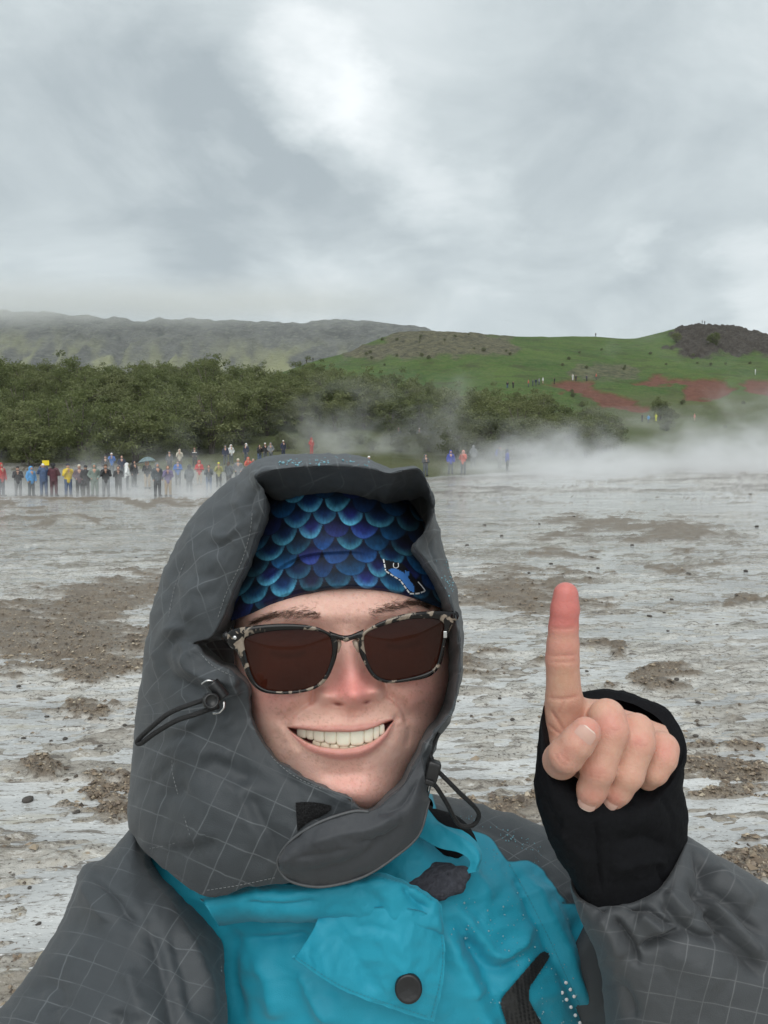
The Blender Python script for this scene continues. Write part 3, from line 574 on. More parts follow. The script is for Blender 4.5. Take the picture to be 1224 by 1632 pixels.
PEOPLE = [  # px, head top, pose, jacket, trousers, headgear, its colour, label, yaw
 (2, 750, 'stand', 'red', 'navy', 'hood', 'red', 'person in a red hooded jacket cut by the left edge of the picture', 40),
 (29, 748, 'phone', 'black', 'grey', 'beanie', 'black', 'person in black jacket and light grey trousers, left of the blue poncho', 0),
 (50, 745, 'stand', 'lightblue', 'slate', 'hood', 'lightblue', 'person in a bright blue hooded rain poncho beside the yellow sign', 30),
 (70, 743, 'up', 'jeans', 'jeans', 'beanie', 'white', 'person in blue jeans and blue jacket under the yellow sign', 180),
 (86, 746, 'fold', 'maroon', 'maroon', 'hair', 'black', 'person in dark maroon clothes just right of the yellow sign', 160),
 (109, 743, 'phone', 'yellow', 'jeans', 'beanie', 'navy', 'person in a yellow jacket and jeans in the front row', 10),
 (127, 741, 'pocket', 'plum', 'darkgrey', 'beanie', 'cream', 'person in plum brown jacket with pale cap, right of the yellow jacket', 0),
 (137, 744, 'stand', 'black', 'black', 'beanie', 'black', 'person all in black half hidden behind the plum brown jacket', 170),
 (151, 742, 'pocket', 'sage', 'sage', 'hood', 'sage', 'person in a long grey green rain suit with the hood up', 0),
 (169, 741, 'phone', 'black', 'grey', 'beanie', 'brown', 'person in dark jacket and grey trousers, right of the grey green suit', 0),
 (189, 743, 'phone', 'black', 'black', 'hair', 'black', 'person all in black taking a picture, left of the white jacket', 0),
 (203, 738, 'pocket', 'white', 'black', 'hood', 'white', 'person in white hooded jacket and black trousers', 90),
 (214, 734, 'stand', 'black', 'black', 'hood', 'black', 'tall person in a black hooded coat, right of the white jacket', 40),
 (235, 735, 'phone', 'black', 'tan', 'hood', 'orange', 'person with an orange hood and tan trousers under the umbrella', 0),
 (251, 740, 'stand', 'slate', 'darkgrey', 'hood', 'grey', 'person in a slate jacket just right of the umbrella', 20),
 (268, 743, 'phone', 'violet', 'tan', 'hair', 'brown', 'person in a dull violet jacket, left of the bright blue jacket', 0),
 (284, 734, 'fold', 'blue', 'darkgrey', 'beanie', 'black', 'person in bright blue jacket and dark trousers in the front row', 0),
 (302, 741, 'stand', 'slate', 'black', 'hood', 'darkgrey', 'person in dark rain clothes between the blue and the red jackets', 200),
 (318, 734, 'fold', 'red', 'beige', 'hood', 'red', 'person with folded arms in a red hooded jacket and beige trousers', 0),
 (333, 741, 'phone', 'slate', 'jeans', 'hair', 'black', 'person in slate jacket and jeans, right of the red hooded jacket', 0),
 (349, 737, 'phone', 'olive', 'darkgrey', 'beanie', 'neon', 'person in an olive yellow jacket with a lime hat', 0),
 (365, 736, 'stand', 'slate', 'black', 'hair', 'brown', 'person in a slate jacket, right of the lime hat', 150),
 (380, 731, 'pocket', 'grey', 'slate', 'beanie', 'cream', 'person in a grey jacket with a pale hat, close to the grey hood', 0),
 (396, 729, 'phone', 'coral', 'slate', 'hood', 'coral', 'person in a coral red hooded jacket beside the big grey hood', 0),
 (404, 731, 'stand', 'red', 'slate', 'hair', 'grey', 'person in a red jacket half hidden by the big grey hood', 0),
 (169, 726, 'stand', 'black', 'black', 'beanie', 'black', 'person in black in the back row, left of the royal blue jacket', 0, 1.7, (48, 90)),
 (179, 722, 'phone', 'blue', 'slate', 'beanie', 'white', 'person in blue jacket and white hat in the back row', 0, 1.7, (48, 90)),
 (195, 726, 'pocket', 'navy', 'slate', 'hair', 'black', 'person in navy in the back row, above the person taking a picture', 0, 1.7, (48, 90)),
 (271, 719, 'stand', 'darkgrey', 'black', 'beanie', 'slate', 'person in dark clothes in the back row, above the dull violet jacket', 0, 1.7, (48, 90)),
 (287, 716, 'phone', 'cream', 'brown', 'hood', 'cream', 'person in a cream hooded jacket in the back row', 0, 1.7, (48, 90)),
 (311, 713, 'pocket', 'black', 'black', 'beanie', 'brown', 'person in black with a pale chest stripe above the red hooded jacket', 0, 1.7, (48, 90)),
 (360, 710, 'stand', 'navy', 'slate', 'hood', 'slate', 'person in navy, left of the bright white jacket in the back row', 0, 1.7, (48, 90)),
 (369, 709, 'pocket', 'white', 'slate', 'hood', 'white', 'person in a bright white hooded jacket in the back row', 20, 1.7, (48, 90)),
 (393, 707, 'stand', 'navy', 'slate', 'hood', 'white', 'person in navy jacket with a white hood, above the coral jacket', -30, 1.7, (48, 90)),
 (414, 709, 'phone', 'black', 'jeans', 'hair', 'black', 'person in black with jeans, left one of the pair above the hood', 30, 1.7, (48, 90)),
 (423, 706, 'stand', 'black', 'slate', 'beanie', 'white', 'person in black with a white hat above the peak of the hood', 20, 1.7, (48, 90)),
 (432, 706, 'pocket', 'grey', 'slate', 'hood', 'grey', 'person in a grey hooded jacket above the peak of the hood', 0, 1.7, (48, 90)),
 (452, 702, 'stand', 'navy', 'navy', 'beanie', 'white', 'lone person in navy with a white hat above the hood', 30, 1.7, (48, 90)),
 (497, 698, 'pocket', 'red', 'red', 'hood', 'red', 'lone person dressed all in red in front of the wood', 40, 1.7, (48, 90)),
 (588, 727, 'stand', 'slate', 'slate', 'beanie', 'white', 'person whose white hat shows just above the top of the hood', 0, 1.7, (48, 90)),
 (678, 724, 'fold', 'darkgrey', 'slate', 'hood', 'slate', 'person in dark grey by the steam, right above the hood', 20, 1.55, (48, 90)),
 (718, 718, 'stand', 'royal', 'slate', 'hood', 'royal', 'person in a royal blue rain jacket standing in the steam', 10, 1.7, (48, 90)),
 (738, 718, 'phone', 'coral', 'slate', 'hood', 'pink', 'person in a coral pink jacket standing in the steam', -20, 1.7, (48, 90)),
 (754, 710, 'stand', 'grey', 'slate', 'hood', 'grey', 'tall person in a grey jacket standing in the steam', 170, 1.75, (48, 90)),
 (796, 711, 'phone', 'navy', 'black', 'beanie', 'navy', 'person in navy clothes with a royal blue backpack in the steam', 60, 1.75, (48, 90), [('backpack', 'royal')]),
 (808, 716, 'stand', 'royal', 'black', 'hood', 'navy', 'person in royal blue close behind the backpack in the steam', 100, 1.65, (48, 90)),
 (635, 685, 'stand', 'slate', 'slate', 'hood', 'grey', 'small distant person in slate at the foot of the wood', 0, 1.7, (84, 130)),
 (668, 685, 'pocket', 'grey', 'slate', 'beanie', 'white', 'small distant person in pale grey with white hat at the foot of the wood', 0, 1.7, (84, 130)),
]
FAR = [(807, 609, 'black', 'jeans', 'dark walker at the left end of the row by the red trail', 0), (816, 609, 'black', 'black', 'second dark walker from the left by the red trail', 0), (840, 607, 'coral', 'slate', 'coral walker left of the group by the red trail', 0), (847, 606, 'slate', 'slate', 'slate walker in the group by the red trail', 0), (852, 605, 'navy', 'slate', 'navy walker in the group by the red trail', 0),
 (857, 604, 'grey', 'slate', 'grey walker in the group by the red trail', 0), (863, 603, 'white', 'tan', 'white jacketed walker in the group by the red trail', 0), (881, 603, 'black', 'black', 'dark walker at the start of the red trail', 0), (910, 598, 'white', 'white', 'walker all in white on the red trail', 0), (915, 599, 'black', 'black', 'black walker beside the white one on the red trail', 0), (932, 599, 'navy', 'black', 'navy walker right of the white one on the red trail', 0), (947, 597, 'coral', 'slate', 'coral walker at the right end of the red trail', 0),
 (1021, 660, 'black', 'black', 'black clad walker left of the dark round shrub', 1), (1031, 662, 'lightblue', 'slate', 'walker with a light blue jacket below the dark round shrub', 1), (1043, 660, 'neon', 'neon', 'walker in a lime yellow raincoat below the dark round shrub', 1), (1104, 660, 'pink', 'tan', 'walker in pink alone near the rising steam', 1),
 (1112, 498, 'slate', 'black', 'left one of two tiny figures on top of the crag', 2), (1116, 498, 'slate', 'black', 'right one of two tiny figures on top of the crag', 2), (945, 524, 'slate', 'black', 'tiny lone figure on the green ridge', 2), (490, 567, 'black', 'black', 'left one of two tiny figures on the slope left of the dome', 2), (500, 565, 'black', 'black', 'right one of two tiny figures on the slope left of the dome', 2)]
def build_people():
    umb = None
    for p in PEOPLE:
        a = list(p) + [None] * (12 - len(p))
        t, x, d, s = crowd(*a[:8], yaw=a[8] or 0, h=a[9] or 1.58 + .26 * ((a[0] * 37) % 97) / 97, rng=a[10] or (39.5, 60), extra=a[11])
        if a[0] == 235:                                     # umbrella held over the orange hood
            u = link('umbrella', None, None, (x + .05, d - .18, t.location.z)); tag(u, 'pale teal umbrella held over the person with the orange hood', 'umbrella')
            R_ = .56; an = np.linspace(0, 2 * math.pi, 33)[:-1]; rr = np.linspace(0.02, 1, 9); sc = 1 - .045 * (1 - np.cos(an * 8)) / 2
            tilt = lambda P: np.stack([P[..., 0] , P[..., 1], P[..., 2] - .28 * P[..., 0] * -.5 + .0], -1)
            P = np.stack([R_ * rr[:, None] * np.cos(an) * (1 - (1 - sc) * rr[:, None] ** 2), R_ * rr[:, None] * np.sin(an) * (1 - (1 - sc) * rr[:, None] ** 2), 2.02 - .30 * rr[:, None] ** 1.9 + 0 * an], -1); P = tilt(P)
            Pin = P.copy(); Pin[..., 2] -= .008; V, F = merge([(P.reshape(-1, 3), gridF(9, 32, True)), (Pin.reshape(-1, 3), gridF(9, 32, True, True))])
            link('canopy', mesh('canopy', V, F, cmat('teal')), u)
            for k in range(8):
                a_ = k / 8 * 6.283; V, F = tube(tilt(np.array([[R_ * q * math.cos(a_), R_ * q * math.sin(a_), 2.008 - .30 * q ** 1.9] for q in np.linspace(.03, .97, 6)])), .006, 4); link('rib', mesh('rib', V, fixq(F), cmat('black')), u)
            V, F = tube([[0, 0, 1.16], [0, 0, 2.07]], .009, 6); link('shaft', mesh('shaft', V, fixq(F), cmat('black')), u)
            V, F = tube([[0, 0, 1.2], [0, 0, 1.12], [.02, 0, 1.08], [.05, 0, 1.08], [.06, 0, 1.11]], .014, 6); link('handle', mesh('handle', V, fixq(F), cmat('black')), u)
        if a[0] == 70:                                      # yellow board held overhead
            g = link('sign', None, None, (x + .16, d - .05, t.location.z)); tag(g, 'small yellow board held up above the front row at left', 'sign')
            q = np.array([[sx * .18, sy * .008, 1.66 + sz * .13] for sx in (-1, 1) for sy in (-1, 1) for sz in (-1, 1)]) + [0, 0, .13]; FB = [(0, 1, 3, 2), (4, 6, 7, 5), (0, 4, 5, 1), (2, 3, 7, 6), (0, 2, 6, 4), (1, 5, 7, 3)]
            link('board', mesh('board', q, FB, simple('yellow board', (.80, .62, .02), .5), smooth=False), g); V, F = tube([[0, .012, 1.35], [0, .012, 1.86]], .012, 6); link('stick', mesh('stick', V, fixq(F), cmat('tan')), g)
        if a[0] == 311:
            V, F = tube([[.185 * math.cos(q), .15 * math.sin(q) * .96, 1.26] for q in np.linspace(0, 6.283, 25)], .035, 6); dress(link('chest_stripe', mesh('chest_stripe', V, fixq(F), MATS['black']), t), cmat('white'))
        if a[2] == 'phone' and s:
            b = np.array([[sx * .038, -.36 + sy * .004, 1.42 + sz * .075] for sx in (-1, 1) for sy in (-1, 1) for sz in (-1, 1)])
    for k, (px, yt, jk, tr, lb, zone) in enumerate(FAR):
        crowd(px, yt, ('stand', 'pocket', 'fold')[k % 3], jk, tr, 'beanie', jk, lb, yaw=40 * k, rng=((150, 290), (130, 190), (240, 400))[zone], group='walkers far off on the hillside')
build_people()
# marker post far right on the slope
pz = (1198 - CX) / FPX * 230; V, F = tube([[0, 0, -.3], [0, 0, 1.5], [0, 0, 1.62]], [.16, .15, .06], 8); po = link('post', mesh('post', V, fixq(F), cmat('white')), None, (pz, 230, float(hz(pz, 230)))); tag(po, 'white marker post on the grass below the crag', 'post')
# ================================================================== steam
def steam(name, lo, hi, dens, scale, seed, label, fall='low', thr=(.5, .6)):
    lo = np.array(lo, float); hi = np.array(hi, float); c = (lo + hi) / 2; hsz = (hi - lo) / 2
    q = np.array([[sx, sy, sz] for sx in (-1, 1) for sy in (-1, 1) for sz in (-1, 1)]) * hsz; FB = [(0, 1, 3, 2), (4, 6, 7, 5), (0, 4, 5, 1), (2, 3, 7, 6), (0, 2, 6, 4), (1, 5, 7, 3)]
    m, n = mat(name); co = n.new('ShaderNodeTexCoord').outputs['Object']; u = n.vm('DIVIDE', co, tuple(hsz)); x, y, z_ = n.xyz(u)
    nz_ = n.noise(n.vm('ADD', n.vm('MULTIPLY', co, (.8, .8, 1.25)), (seed, seed * 2.3, 0)), scale, 5, .6, .4)
    ed = n.m('MULTIPLY', n.mr(n.m('ABSOLUTE', x), .55, 1, 1, 0, True), n.mr(n.m('ABSOLUTE', y), .4, 1, 1, 0, True))
    if fall == 'low': vz = n.m('POWER', n.mr(z_, -1, 1, 1, 0), 1.5)
    elif fall == 'right': vz = n.m('POWER', n.mr(n.m('SUBTRACT', z_, n.m('MULTIPLY', x, .62)), -1.55, .75, 1, 0), 1.5)
    else: vz = n.m('MULTIPLY', n.mr(n.m('ABSOLUTE', z_), .0, 1, 1, 0, True), n.mr(n.m('ABSOLUTE', n.m('SUBTRACT', x, n.m('MULTIPLY', z_, .35))), 0, 1, 1, 0, True))
    env = n.m('MULTIPLY', ed, vz); er_ = n.m('SUBTRACT', n.m('ADD', n.m('MULTIPLY', nz_, 2.2), n.m('MULTIPLY', env, thr[0])), thr[1])   # noise eats the cloud away from its edges inwards
    d = n.m('MULTIPLY', n.m('MULTIPLY', n.mr(er_, 0, .5, 0, 1), n.m('ADD', .15, env)), dens)
    v = n.new('ShaderNodeVolumePrincipled'); v.inputs['Color'].default_value = (.97, .975, .98, 1); v.inputs['Anisotropy'].default_value = .2; n.l.new(d, v.inputs['Density']); n.out(None, v.outputs[0])
    o = link('steam', mesh('steam', q, FB, m, smooth=False), None, tuple(c)); tag(o, label, kind='stuff'); return o
steam('steam right', (0.5, 41, -.3), (44, 64, 5.6), 0.58, .26, 4.0, 'thick white steam drifting off the flats at the right', 'low', (.95, 1.28))
steam('steam rising', (14, 46, -.3), (40, 66, 12), .5, .20, 7.0, 'thin white steam rising at the far right', 'right', (.9, 1.38))
steam('steam left', (-26, 36, -.3), (-3.5, 43, 2.6), .45, .5, 9.0, 'thin low steam along the front of the crowd', 'low', (.8, 1.25))
steam('steam middle', (-12, 64, 0.8), (11, 90, 14), .16, .20, 2.0, 'thin vapour drifting up in front of the wood', 'low', (.55, 1.32))
steam('steam wisp', (-24, 44, 0), (-4, 60, 8), .06, .3, 14.0, 'faint wisp of steam behind the crowd', 'low', (.5, 1.32))
# ================================================================== damp air over the whole place
q = np.array([[sx, sy, sz] for sx in (-3600, 3600) for sy in (-3600, 3600) for sz in (-14, 760)], float); m, n = mat('damp air'); v = n.new('ShaderNodeVolumePrincipled'); v.inputs['Color'].default_value = (.965, .98, .99, 1); v.inputs['Density'].default_value = .00008; n.out(None, v.outputs[0])
tag(link('haze', mesh('haze', q, [(0, 1, 3, 2), (4, 6, 7, 5), (0, 4, 5, 1), (2, 3, 7, 6), (0, 2, 6, 4), (1, 5, 7, 3)], m, smooth=False)), 'damp grey air that fades the far mountain', kind='stuff')

# low cloud lying on the top of the far mountain
lo, hi = np.array((-2300., 2120, 415)), np.array((300., 2480, 590)); hsz = (hi - lo) / 2; q = np.array([[sx, sy, sz] for sx in (-1, 1) for sy in (-1, 1) for sz in (-1, 1)]) * hsz; m, n = mat('low cloud'); co = n.new('ShaderNodeTexCoord').outputs['Object']; x, y, z_ = n.xyz(n.vm('DIVIDE', co, tuple(hsz)))
nz_ = n.noise(n.vm('MULTIPLY', co, (.6, .6, 1.4)), .006, 5, .6, .4); env = n.m('MULTIPLY', n.mr(n.m('ABSOLUTE', x), .4, 1, 1, 0, True), n.mr(n.m('ABSOLUTE', n.m('ADD', z_, n.m('MULTIPLY', n.m('SUBTRACT', nz_, .5), .9))), .05, .8, 1, 0, True)); env = n.m('MULTIPLY', env, n.mr(n.m('ABSOLUTE', z_), .7, 1, 1, 0, True))
v = n.new('ShaderNodeVolumePrincipled'); v.inputs['Color'].default_value = (.985, .99, .995, 1); n.l.new(n.m('MULTIPLY', env, .0050), v.inputs['Density']); n.out(None, v.outputs[0]); tag(link('cloud', mesh('cloud', q, [(0, 1, 3, 2), (4, 6, 7, 5), (0, 4, 5, 1), (2, 3, 7, 6), (0, 2, 6, 4), (1, 5, 7, 3)], m, smooth=False), None, tuple((lo + hi) / 2)), 'low grey cloud veiling the top of the far mountain', kind='stuff')
# ================================================================== the person in front
ROOT = link('person', None, None, (-.01, .62, 0.0))
tag(ROOT, 'smiling person in grey hooded and teal rain jacket pointing one finger up', 'person')
def cr1(A, n_, closed=False):
    """Catmull-Rom resample along axis 0 to n_ samples"""
    A = np.asarray(A, float); m_ = len(A); u = np.linspace(0, m_ if closed else m_ - 1, n_, endpoint=not closed); i = np.floor(u).astype(int)
    if not closed: i = np.clip(i, 0, m_ - 2)
    t = (u - i).reshape(-1, *([1] * (A.ndim - 1)))
    if closed: g = lambda k: A[(i + k) % m_]
    else:
        E = np.concatenate([2 * A[:1] - A[1:2], A, 2 * A[-1:] - A[-2:-1]]); g = lambda k: E[i + k + 1]
    p0, p1, p2, p3 = g(-1), g(0), g(1), g(2)
    return .5 * (2 * p1 + (p2 - p0) * t + (2 * p0 - 5 * p1 + 4 * p2 - p3) * t ** 2 + (3 * p1 - p0 - 3 * p2 + p3) * t ** 3)
def stroke(px, py, pts, w, amp, w2=None, taper=.22, pw=2.0):
    """fold along a line: gaussian ridge (amp > 0) or valley; w2 = width on the right-hand side of the line"""
    P = np.asarray(pts, float)
    if len(P) > 2: P = cr1(P, len(P) * 4)
    L = np.concatenate([[0], np.cumsum(np.hypot(*np.diff(P, axis=0).T))]); best = np.full(px.shape, 1e9); tt = np.zeros(px.shape); sg = np.ones(px.shape)
    for k in range(len(P) - 1):
        a, b = P[k], P[k + 1]; v = b - a; q = v @ v + 1e-9; t = np.clip(((px - a[0]) * v[0] + (py - a[1]) * v[1]) / q, 0, 1); d = np.hypot(px - a[0] - t * v[0], py - a[1] - t * v[1]); m_ = d < best
        best = np.where(m_, d, best); tt = np.where(m_, (L[k] + t * (L[k + 1] - L[k])) / L[-1], tt); sg = np.where(m_, np.sign(v[0] * (py - a[1]) - v[1] * (px - a[0])), sg)
    ww = np.where(sg > 0, w2 or w, w)
    e = sst(0, taper, tt) * sst(1, 1 - taper, tt) if taper > 0 else 1.0
    return amp * np.exp(-(best / ww) ** pw) * e
SURF = {}
def normals(P, closed):
    if closed: du = np.roll(P, -1, 1) - np.roll(P, 1, 1)
    else: du = np.gradient(P, axis=1)
    dv = np.gradient(P, axis=0); N_ = np.cross(du, dv); N_ /= np.linalg.norm(N_, axis=2)[..., None] + 1e-12; return N_
def cloth(name, ctrl, nr, nc, closed, m_, parent, folds=(), amp=.0012, nsc=38., seed=1, thick=0.0, uvs=None, attrs=None, rough=.35, flipface=None, key=None, fold=1.35):
    """loft a net of (px, py, depth) control points into a garment surface with folds"""
    C = np.asarray(ctrl, float); C = cr1(C, nr); C = np.swapaxes(cr1(np.swapaxes(C, 0, 1), nc, closed), 0, 1)
    px, py, d = C[..., 0], C[..., 1], C[..., 2]; P = W(px, py, d); N_ = normals(P, closed)
    view = CAM - P; view /= np.linalg.norm(view, axis=2)[..., None]; fc = (N_ * view).sum(2); k = np.argsort(d.ravel())[: d.size // 6]
    if (np.mean(fc.ravel()[k]) < 0): N_ = -N_; fc = -fc; fl = True
    else: fl = False
    disp = np.zeros(px.shape)
    for f in folds: disp += fold * stroke(px, py, *f[:3], f[3] if len(f) > 3 else None, pw=1.45) / 1000.0
    wgt = np.clip(fc * 1.6, 0, 1)
    rid = 1 - np.abs(2 * fbm(px / nsc + .35 * fbm(px / 50, py / 50, 2, seed), py / (nsc * 1.3), 3, seed + 5) - 1)
    disp = disp * wgt + amp * 2 * (rid - .75) + amp * .8 * (fbm(px / 14, py / 14, 3, seed + 9) - .5)
    P = P + N_ * disp[..., None]
    fc2 = (normals(P, closed) * view).sum(2) * (-1 if fl else 1)
    SURF[key or name] = (px[fc > .12], py[fc > .12], toPX(P)[2][fc > .12])
    du = np.linalg.norm(np.diff(P, axis=0, prepend=P[:1]), axis=2).cumsum(0)
    if uvs is None: uv = np.stack([px, py], -1) / 45.0
    else: uv = uvs(px, py, d, du)
    F = gridF(nr, nc, closed, not fl); V = P.reshape(-1, 3); uvf = uv.reshape(-1, 2); at_ = {k_: np.asarray(v(px, py, d)).ravel() for k_, v in (attrs or {}).items()}
    if thick:
        V2 = (P - N_ * thick).reshape(-1, 3); n0 = len(V); idx = np.arange(n0).reshape(nr, nc)
        loop = np.concatenate([idx[0, :], idx[1:, -1], idx[-1, -2::-1], idx[-2:0:-1, 0]]) if not closed else None
        Fs = [F, F[:, ::-1] + n0]
        if loop is not None: l2 = np.roll(loop, -1); Fs.append(np.stack([loop, l2, l2 + n0, loop + n0], 1)[:, ::1 if fl else -1])
        else:
            for r_ in (0, nr - 1): l_ = idx[r_]; l2 = np.roll(l_, -1); Fs.append(np.stack([l_, l2, l2 + n0, l_ + n0], 1)[:, ::(1 if fl else -1) * (1 if r_ == 0 else -1)])
        V = np.concatenate([V, V2]); F = np.concatenate(Fs); uvf = np.concatenate([uvf, uvf]); at_ = {k_: np.concatenate([v, v]) for k_, v in at_.items()}
    return part(name, V, F, m_, parent, uv=uvf, attrs=at_)
def drape(key, px, py, lift=.0006):
    A, B, D = SURF[key]; px = np.atleast_1d(np.asarray(px, float)); py = np.atleast_1d(np.asarray(py, float)); out = np.empty(px.shape)
    for k in range(px.size):
        q = (A - px.flat[k]) ** 2 + (B - py.flat[k]) ** 2; i = np.argpartition(q, 6)[:6]; w_ = 1 / (q[i] + .3); out.flat[k] = (D[i] * w_).sum() / w_.sum()
    return out - lift
def ribbon(key, pts, w, lift=.0006, n_=None, dash=None):
    """strips lying on a garment along a pixel line; dash = (on, off) in pixels"""
    P = cr1(np.asarray(pts, float), 60 if len(pts) > 2 else 30); L = np.concatenate([[0], np.cumsum(np.hypot(*np.diff(P, axis=0).T))]); segs = []
    on, off = dash or (L[-1], 1.0); s0 = 0.0
    while s0 < L[-1] - .5:
        s = np.linspace(s0, min(s0 + on, L[-1]), 3 if dash else max(8, int(L[-1] / 5))); x = np.interp(s, L, P[:, 0]); y = np.interp(s, L, P[:, 1]); tx = np.gradient(x); ty = np.gradient(y); q = np.hypot(tx, ty) + 1e-9
        nx, ny = -ty / q * w / 2, tx / q * w / 2; d = drape(key, x, y, lift); V = np.stack([W(x + nx, y + ny, d), W(x, y, d - .0003), W(x - nx, y - ny, d)], 1).reshape(-1, 3)
        segs.append((V, gridF(len(s), 3))); s0 += on + off
    return merge(segs)
# ------------------------------------------------------------------ fabrics
def shell_mat(name, base, line, ang, grid=True, split=None):
    m, n = mat(name); tc = n.new('ShaderNodeTexCoord'); co = tc.outputs['Object']; uv = n.xyz(tc.outputs['UV']); ca, sa = math.cos(ang), math.sin(ang)
    a = n.m('ADD', n.m('MULTIPLY', uv[0], ca), n.m('MULTIPLY', uv[1], sa)); b = n.m('SUBTRACT', n.m('MULTIPLY', uv[1], ca), n.m('MULTIPLY', uv[0], sa)); big = n.noise(co, 16, 4, .55); fade = n.mr(n.noise(co, 22, 3), .38, .6)
    def ln(v): return n.mr(n.m('ABSOLUTE', n.m('SUBTRACT', n.m('FRACT', v), .5)), .0, .034, 1, 0)
    g = n.m('MULTIPLY', n.m('MAXIMUM', ln(a), ln(b)), n.m('ADD', .12, n.m('MULTIPLY', fade, .88)))
    c = n.mix(n.mr(big, .3, .7), [q * .88 for q in base], [q * 1.12 for q in base]); wv = n.m('ADD', n.noise(co, 1500, 2, .5), n.m('MULTIPLY', n.noise(co, 90, 4), .9))
    if grid: c = n.mix(g, c, (*line, 1))
    if split:
        t = n.mix(n.mr(big, .3, .7), [q * .9 for q in split], [q * 1.1 for q in split]); e = n.attr('panel'); c = n.mix(n.mr(e, -.6, .6), c, t); seam = n.mr(n.m('ABSOLUTE', e), .6, 2.2, 1, 0); c = n.mix(n.m('MULTIPLY', seam, .65), c, (.01, .02, .025, 1))
    n.out(n.bsdf(c, .60, n.bump(wv, .22, .0014), Specular_IOR_Level=.42, Sheen_Weight=.08)); return m
GREY, LINE, TEALC = (.046, .0535, .060), (.122, .134, .144), (.010, .290, .415)
SHELL = shell_mat('grey shell fabric', GREY, LINE, 0); SHELL2 = shell_mat('grey sleeve fabric', GREY, LINE, math.radians(27)); PLAIN = shell_mat('dark grey shell fabric', (.040, .044, .050), LINE, .3, False)
TEAL = shell_mat('teal shell fabric', TEALC, LINE, 0, False); TORSO = shell_mat('jacket body fabric', GREY, LINE, math.radians(38), True, TEALC)
BLACKF = simple('black stretch fabric', (.006, .0063, .0078), .85, 300, .2, .15, Specular_IOR_Level=.15); FLEECE = simple('charcoal fleece', (.058, .061, .074), .95, 260, .35, .5, Specular_IOR_Level=.15)
RUBBER = simple('black plastic', (.012, .012, .013), .38, 60, .2, .1); CORD = simple('black cord', (.010, .010, .011), .6, 900, .4, .4); METAL = simple('silvery metal', (.6, .6, .6), .25, 40, .1, 0, Metallic=1.0); STITCH = simple('grey thread', (.16, .17, .175), .8, 500, .2)
PIPE = simple('grey piping', (.085, .09, .095), .6, 400, .2)
# ------------------------------------------------------------------ hood
HC = [  # rim | middle | outline, each px, py, depth
 ((560, 1275, .462), (555, 1330, .466), (548, 1385, .476)), ((518, 1258, .465), (500, 1330, .465), (480, 1402, .472)), ((477, 1237, .472), (440, 1320, .466), (400, 1413, .472)), ((442, 1213, .480), (380, 1300, .470), (330, 1424, .480)),
 ((420, 1188, .486), (330, 1265, .476), (270, 1385, .502)), ((401, 1153, .490), (300, 1220, .484), (214, 1335, .545)), ((397, 1125, .491), (295, 1170, .487), (205, 1285, .560)), ((393, 1095, .488), (300, 1130, .487), (212, 1200, .565)),
 ((380, 1077, .484), (295, 1095, .489), (220, 1120, .565)), ((340, 1055, .486), (275, 1060, .495), (228, 1060, .565)), ((309, 1027, .492), (262, 1030, .505), (234, 1015, .567)), ((335, 1016, .486), (280, 990, .497), (243, 965, .567)),
 ((356, 983, .484), (300, 950, .490), (258, 918, .565)), ((372, 940, .479), (325, 905, .485), (275, 880, .560)), ((393, 897, .474), (350, 865, .480), (298, 838, .555)), ((410, 850, .468), (375, 830, .475), (325, 803, .550)),
 ((421, 813, .463), (390, 800, .472), (358, 773, .545)), ((421, 785, .460), (400, 778, .468), (385, 752, .540)), ((407, 763, .458), (408, 752, .465), (405, 738, .530)), ((425, 753, .456), (430, 740, .470), (432, 727, .530)),
 ((480, 746, .455), (482, 735, .475), (485, 725, .530)), ((540, 744, .455), (542, 734, .475), (545, 725, .530)), ((590, 748, .456), (590, 741, .475), (590, 735, .530)), ((620, 755, .458), (619, 751, .475), (618, 747, .520)),
 ((645, 750, .459), (640, 747, .475), (636, 747, .520)), ((668, 749, .460), (668, 748, .475), (660, 747, .520)), ((683, 775, .463), (684, 774, .480), (678, 770, .530)), ((692, 808, .466), (692, 808, .480), (686, 805, .535)),
 ((680, 840, .472), (692, 838, .485), (697, 836, .540)), ((661, 868, .476), (690, 870, .487), (706, 872, .545)), ((678, 892, .478), (700, 900, .490), (714, 903, .550)), ((702, 932, .479), (716, 932, .490), (724, 932, .553)),
 ((717, 962, .480), (726, 965, .490), (731, 965, .555)), ((729, 1000, .481), (734, 1005, .492), (736, 1010, .555)), ((733, 1045, .481), (736, 1050, .492), (735, 1055, .555)), ((729, 1095, .479), (731, 1100, .490), (729, 1105, .550)),
 ((718, 1135, .476), (720, 1138, .488), (716, 1145, .545)), ((694, 1165, .474), (700, 1170, .486), (698, 1175, .530)), ((672, 1195, .472), (684, 1205, .478), (688, 1210, .510)), ((642, 1248, .467), (668, 1250, .469), (686, 1255, .490)),
 ((608, 1280, .463), (630, 1310, .462), (660, 1320, .475)), ((583, 1292, .461), (590, 1330, .462), (600, 1375, .472))]
fcx, fcy = 553., 1030.; rows = [[] for _ in range(10)]
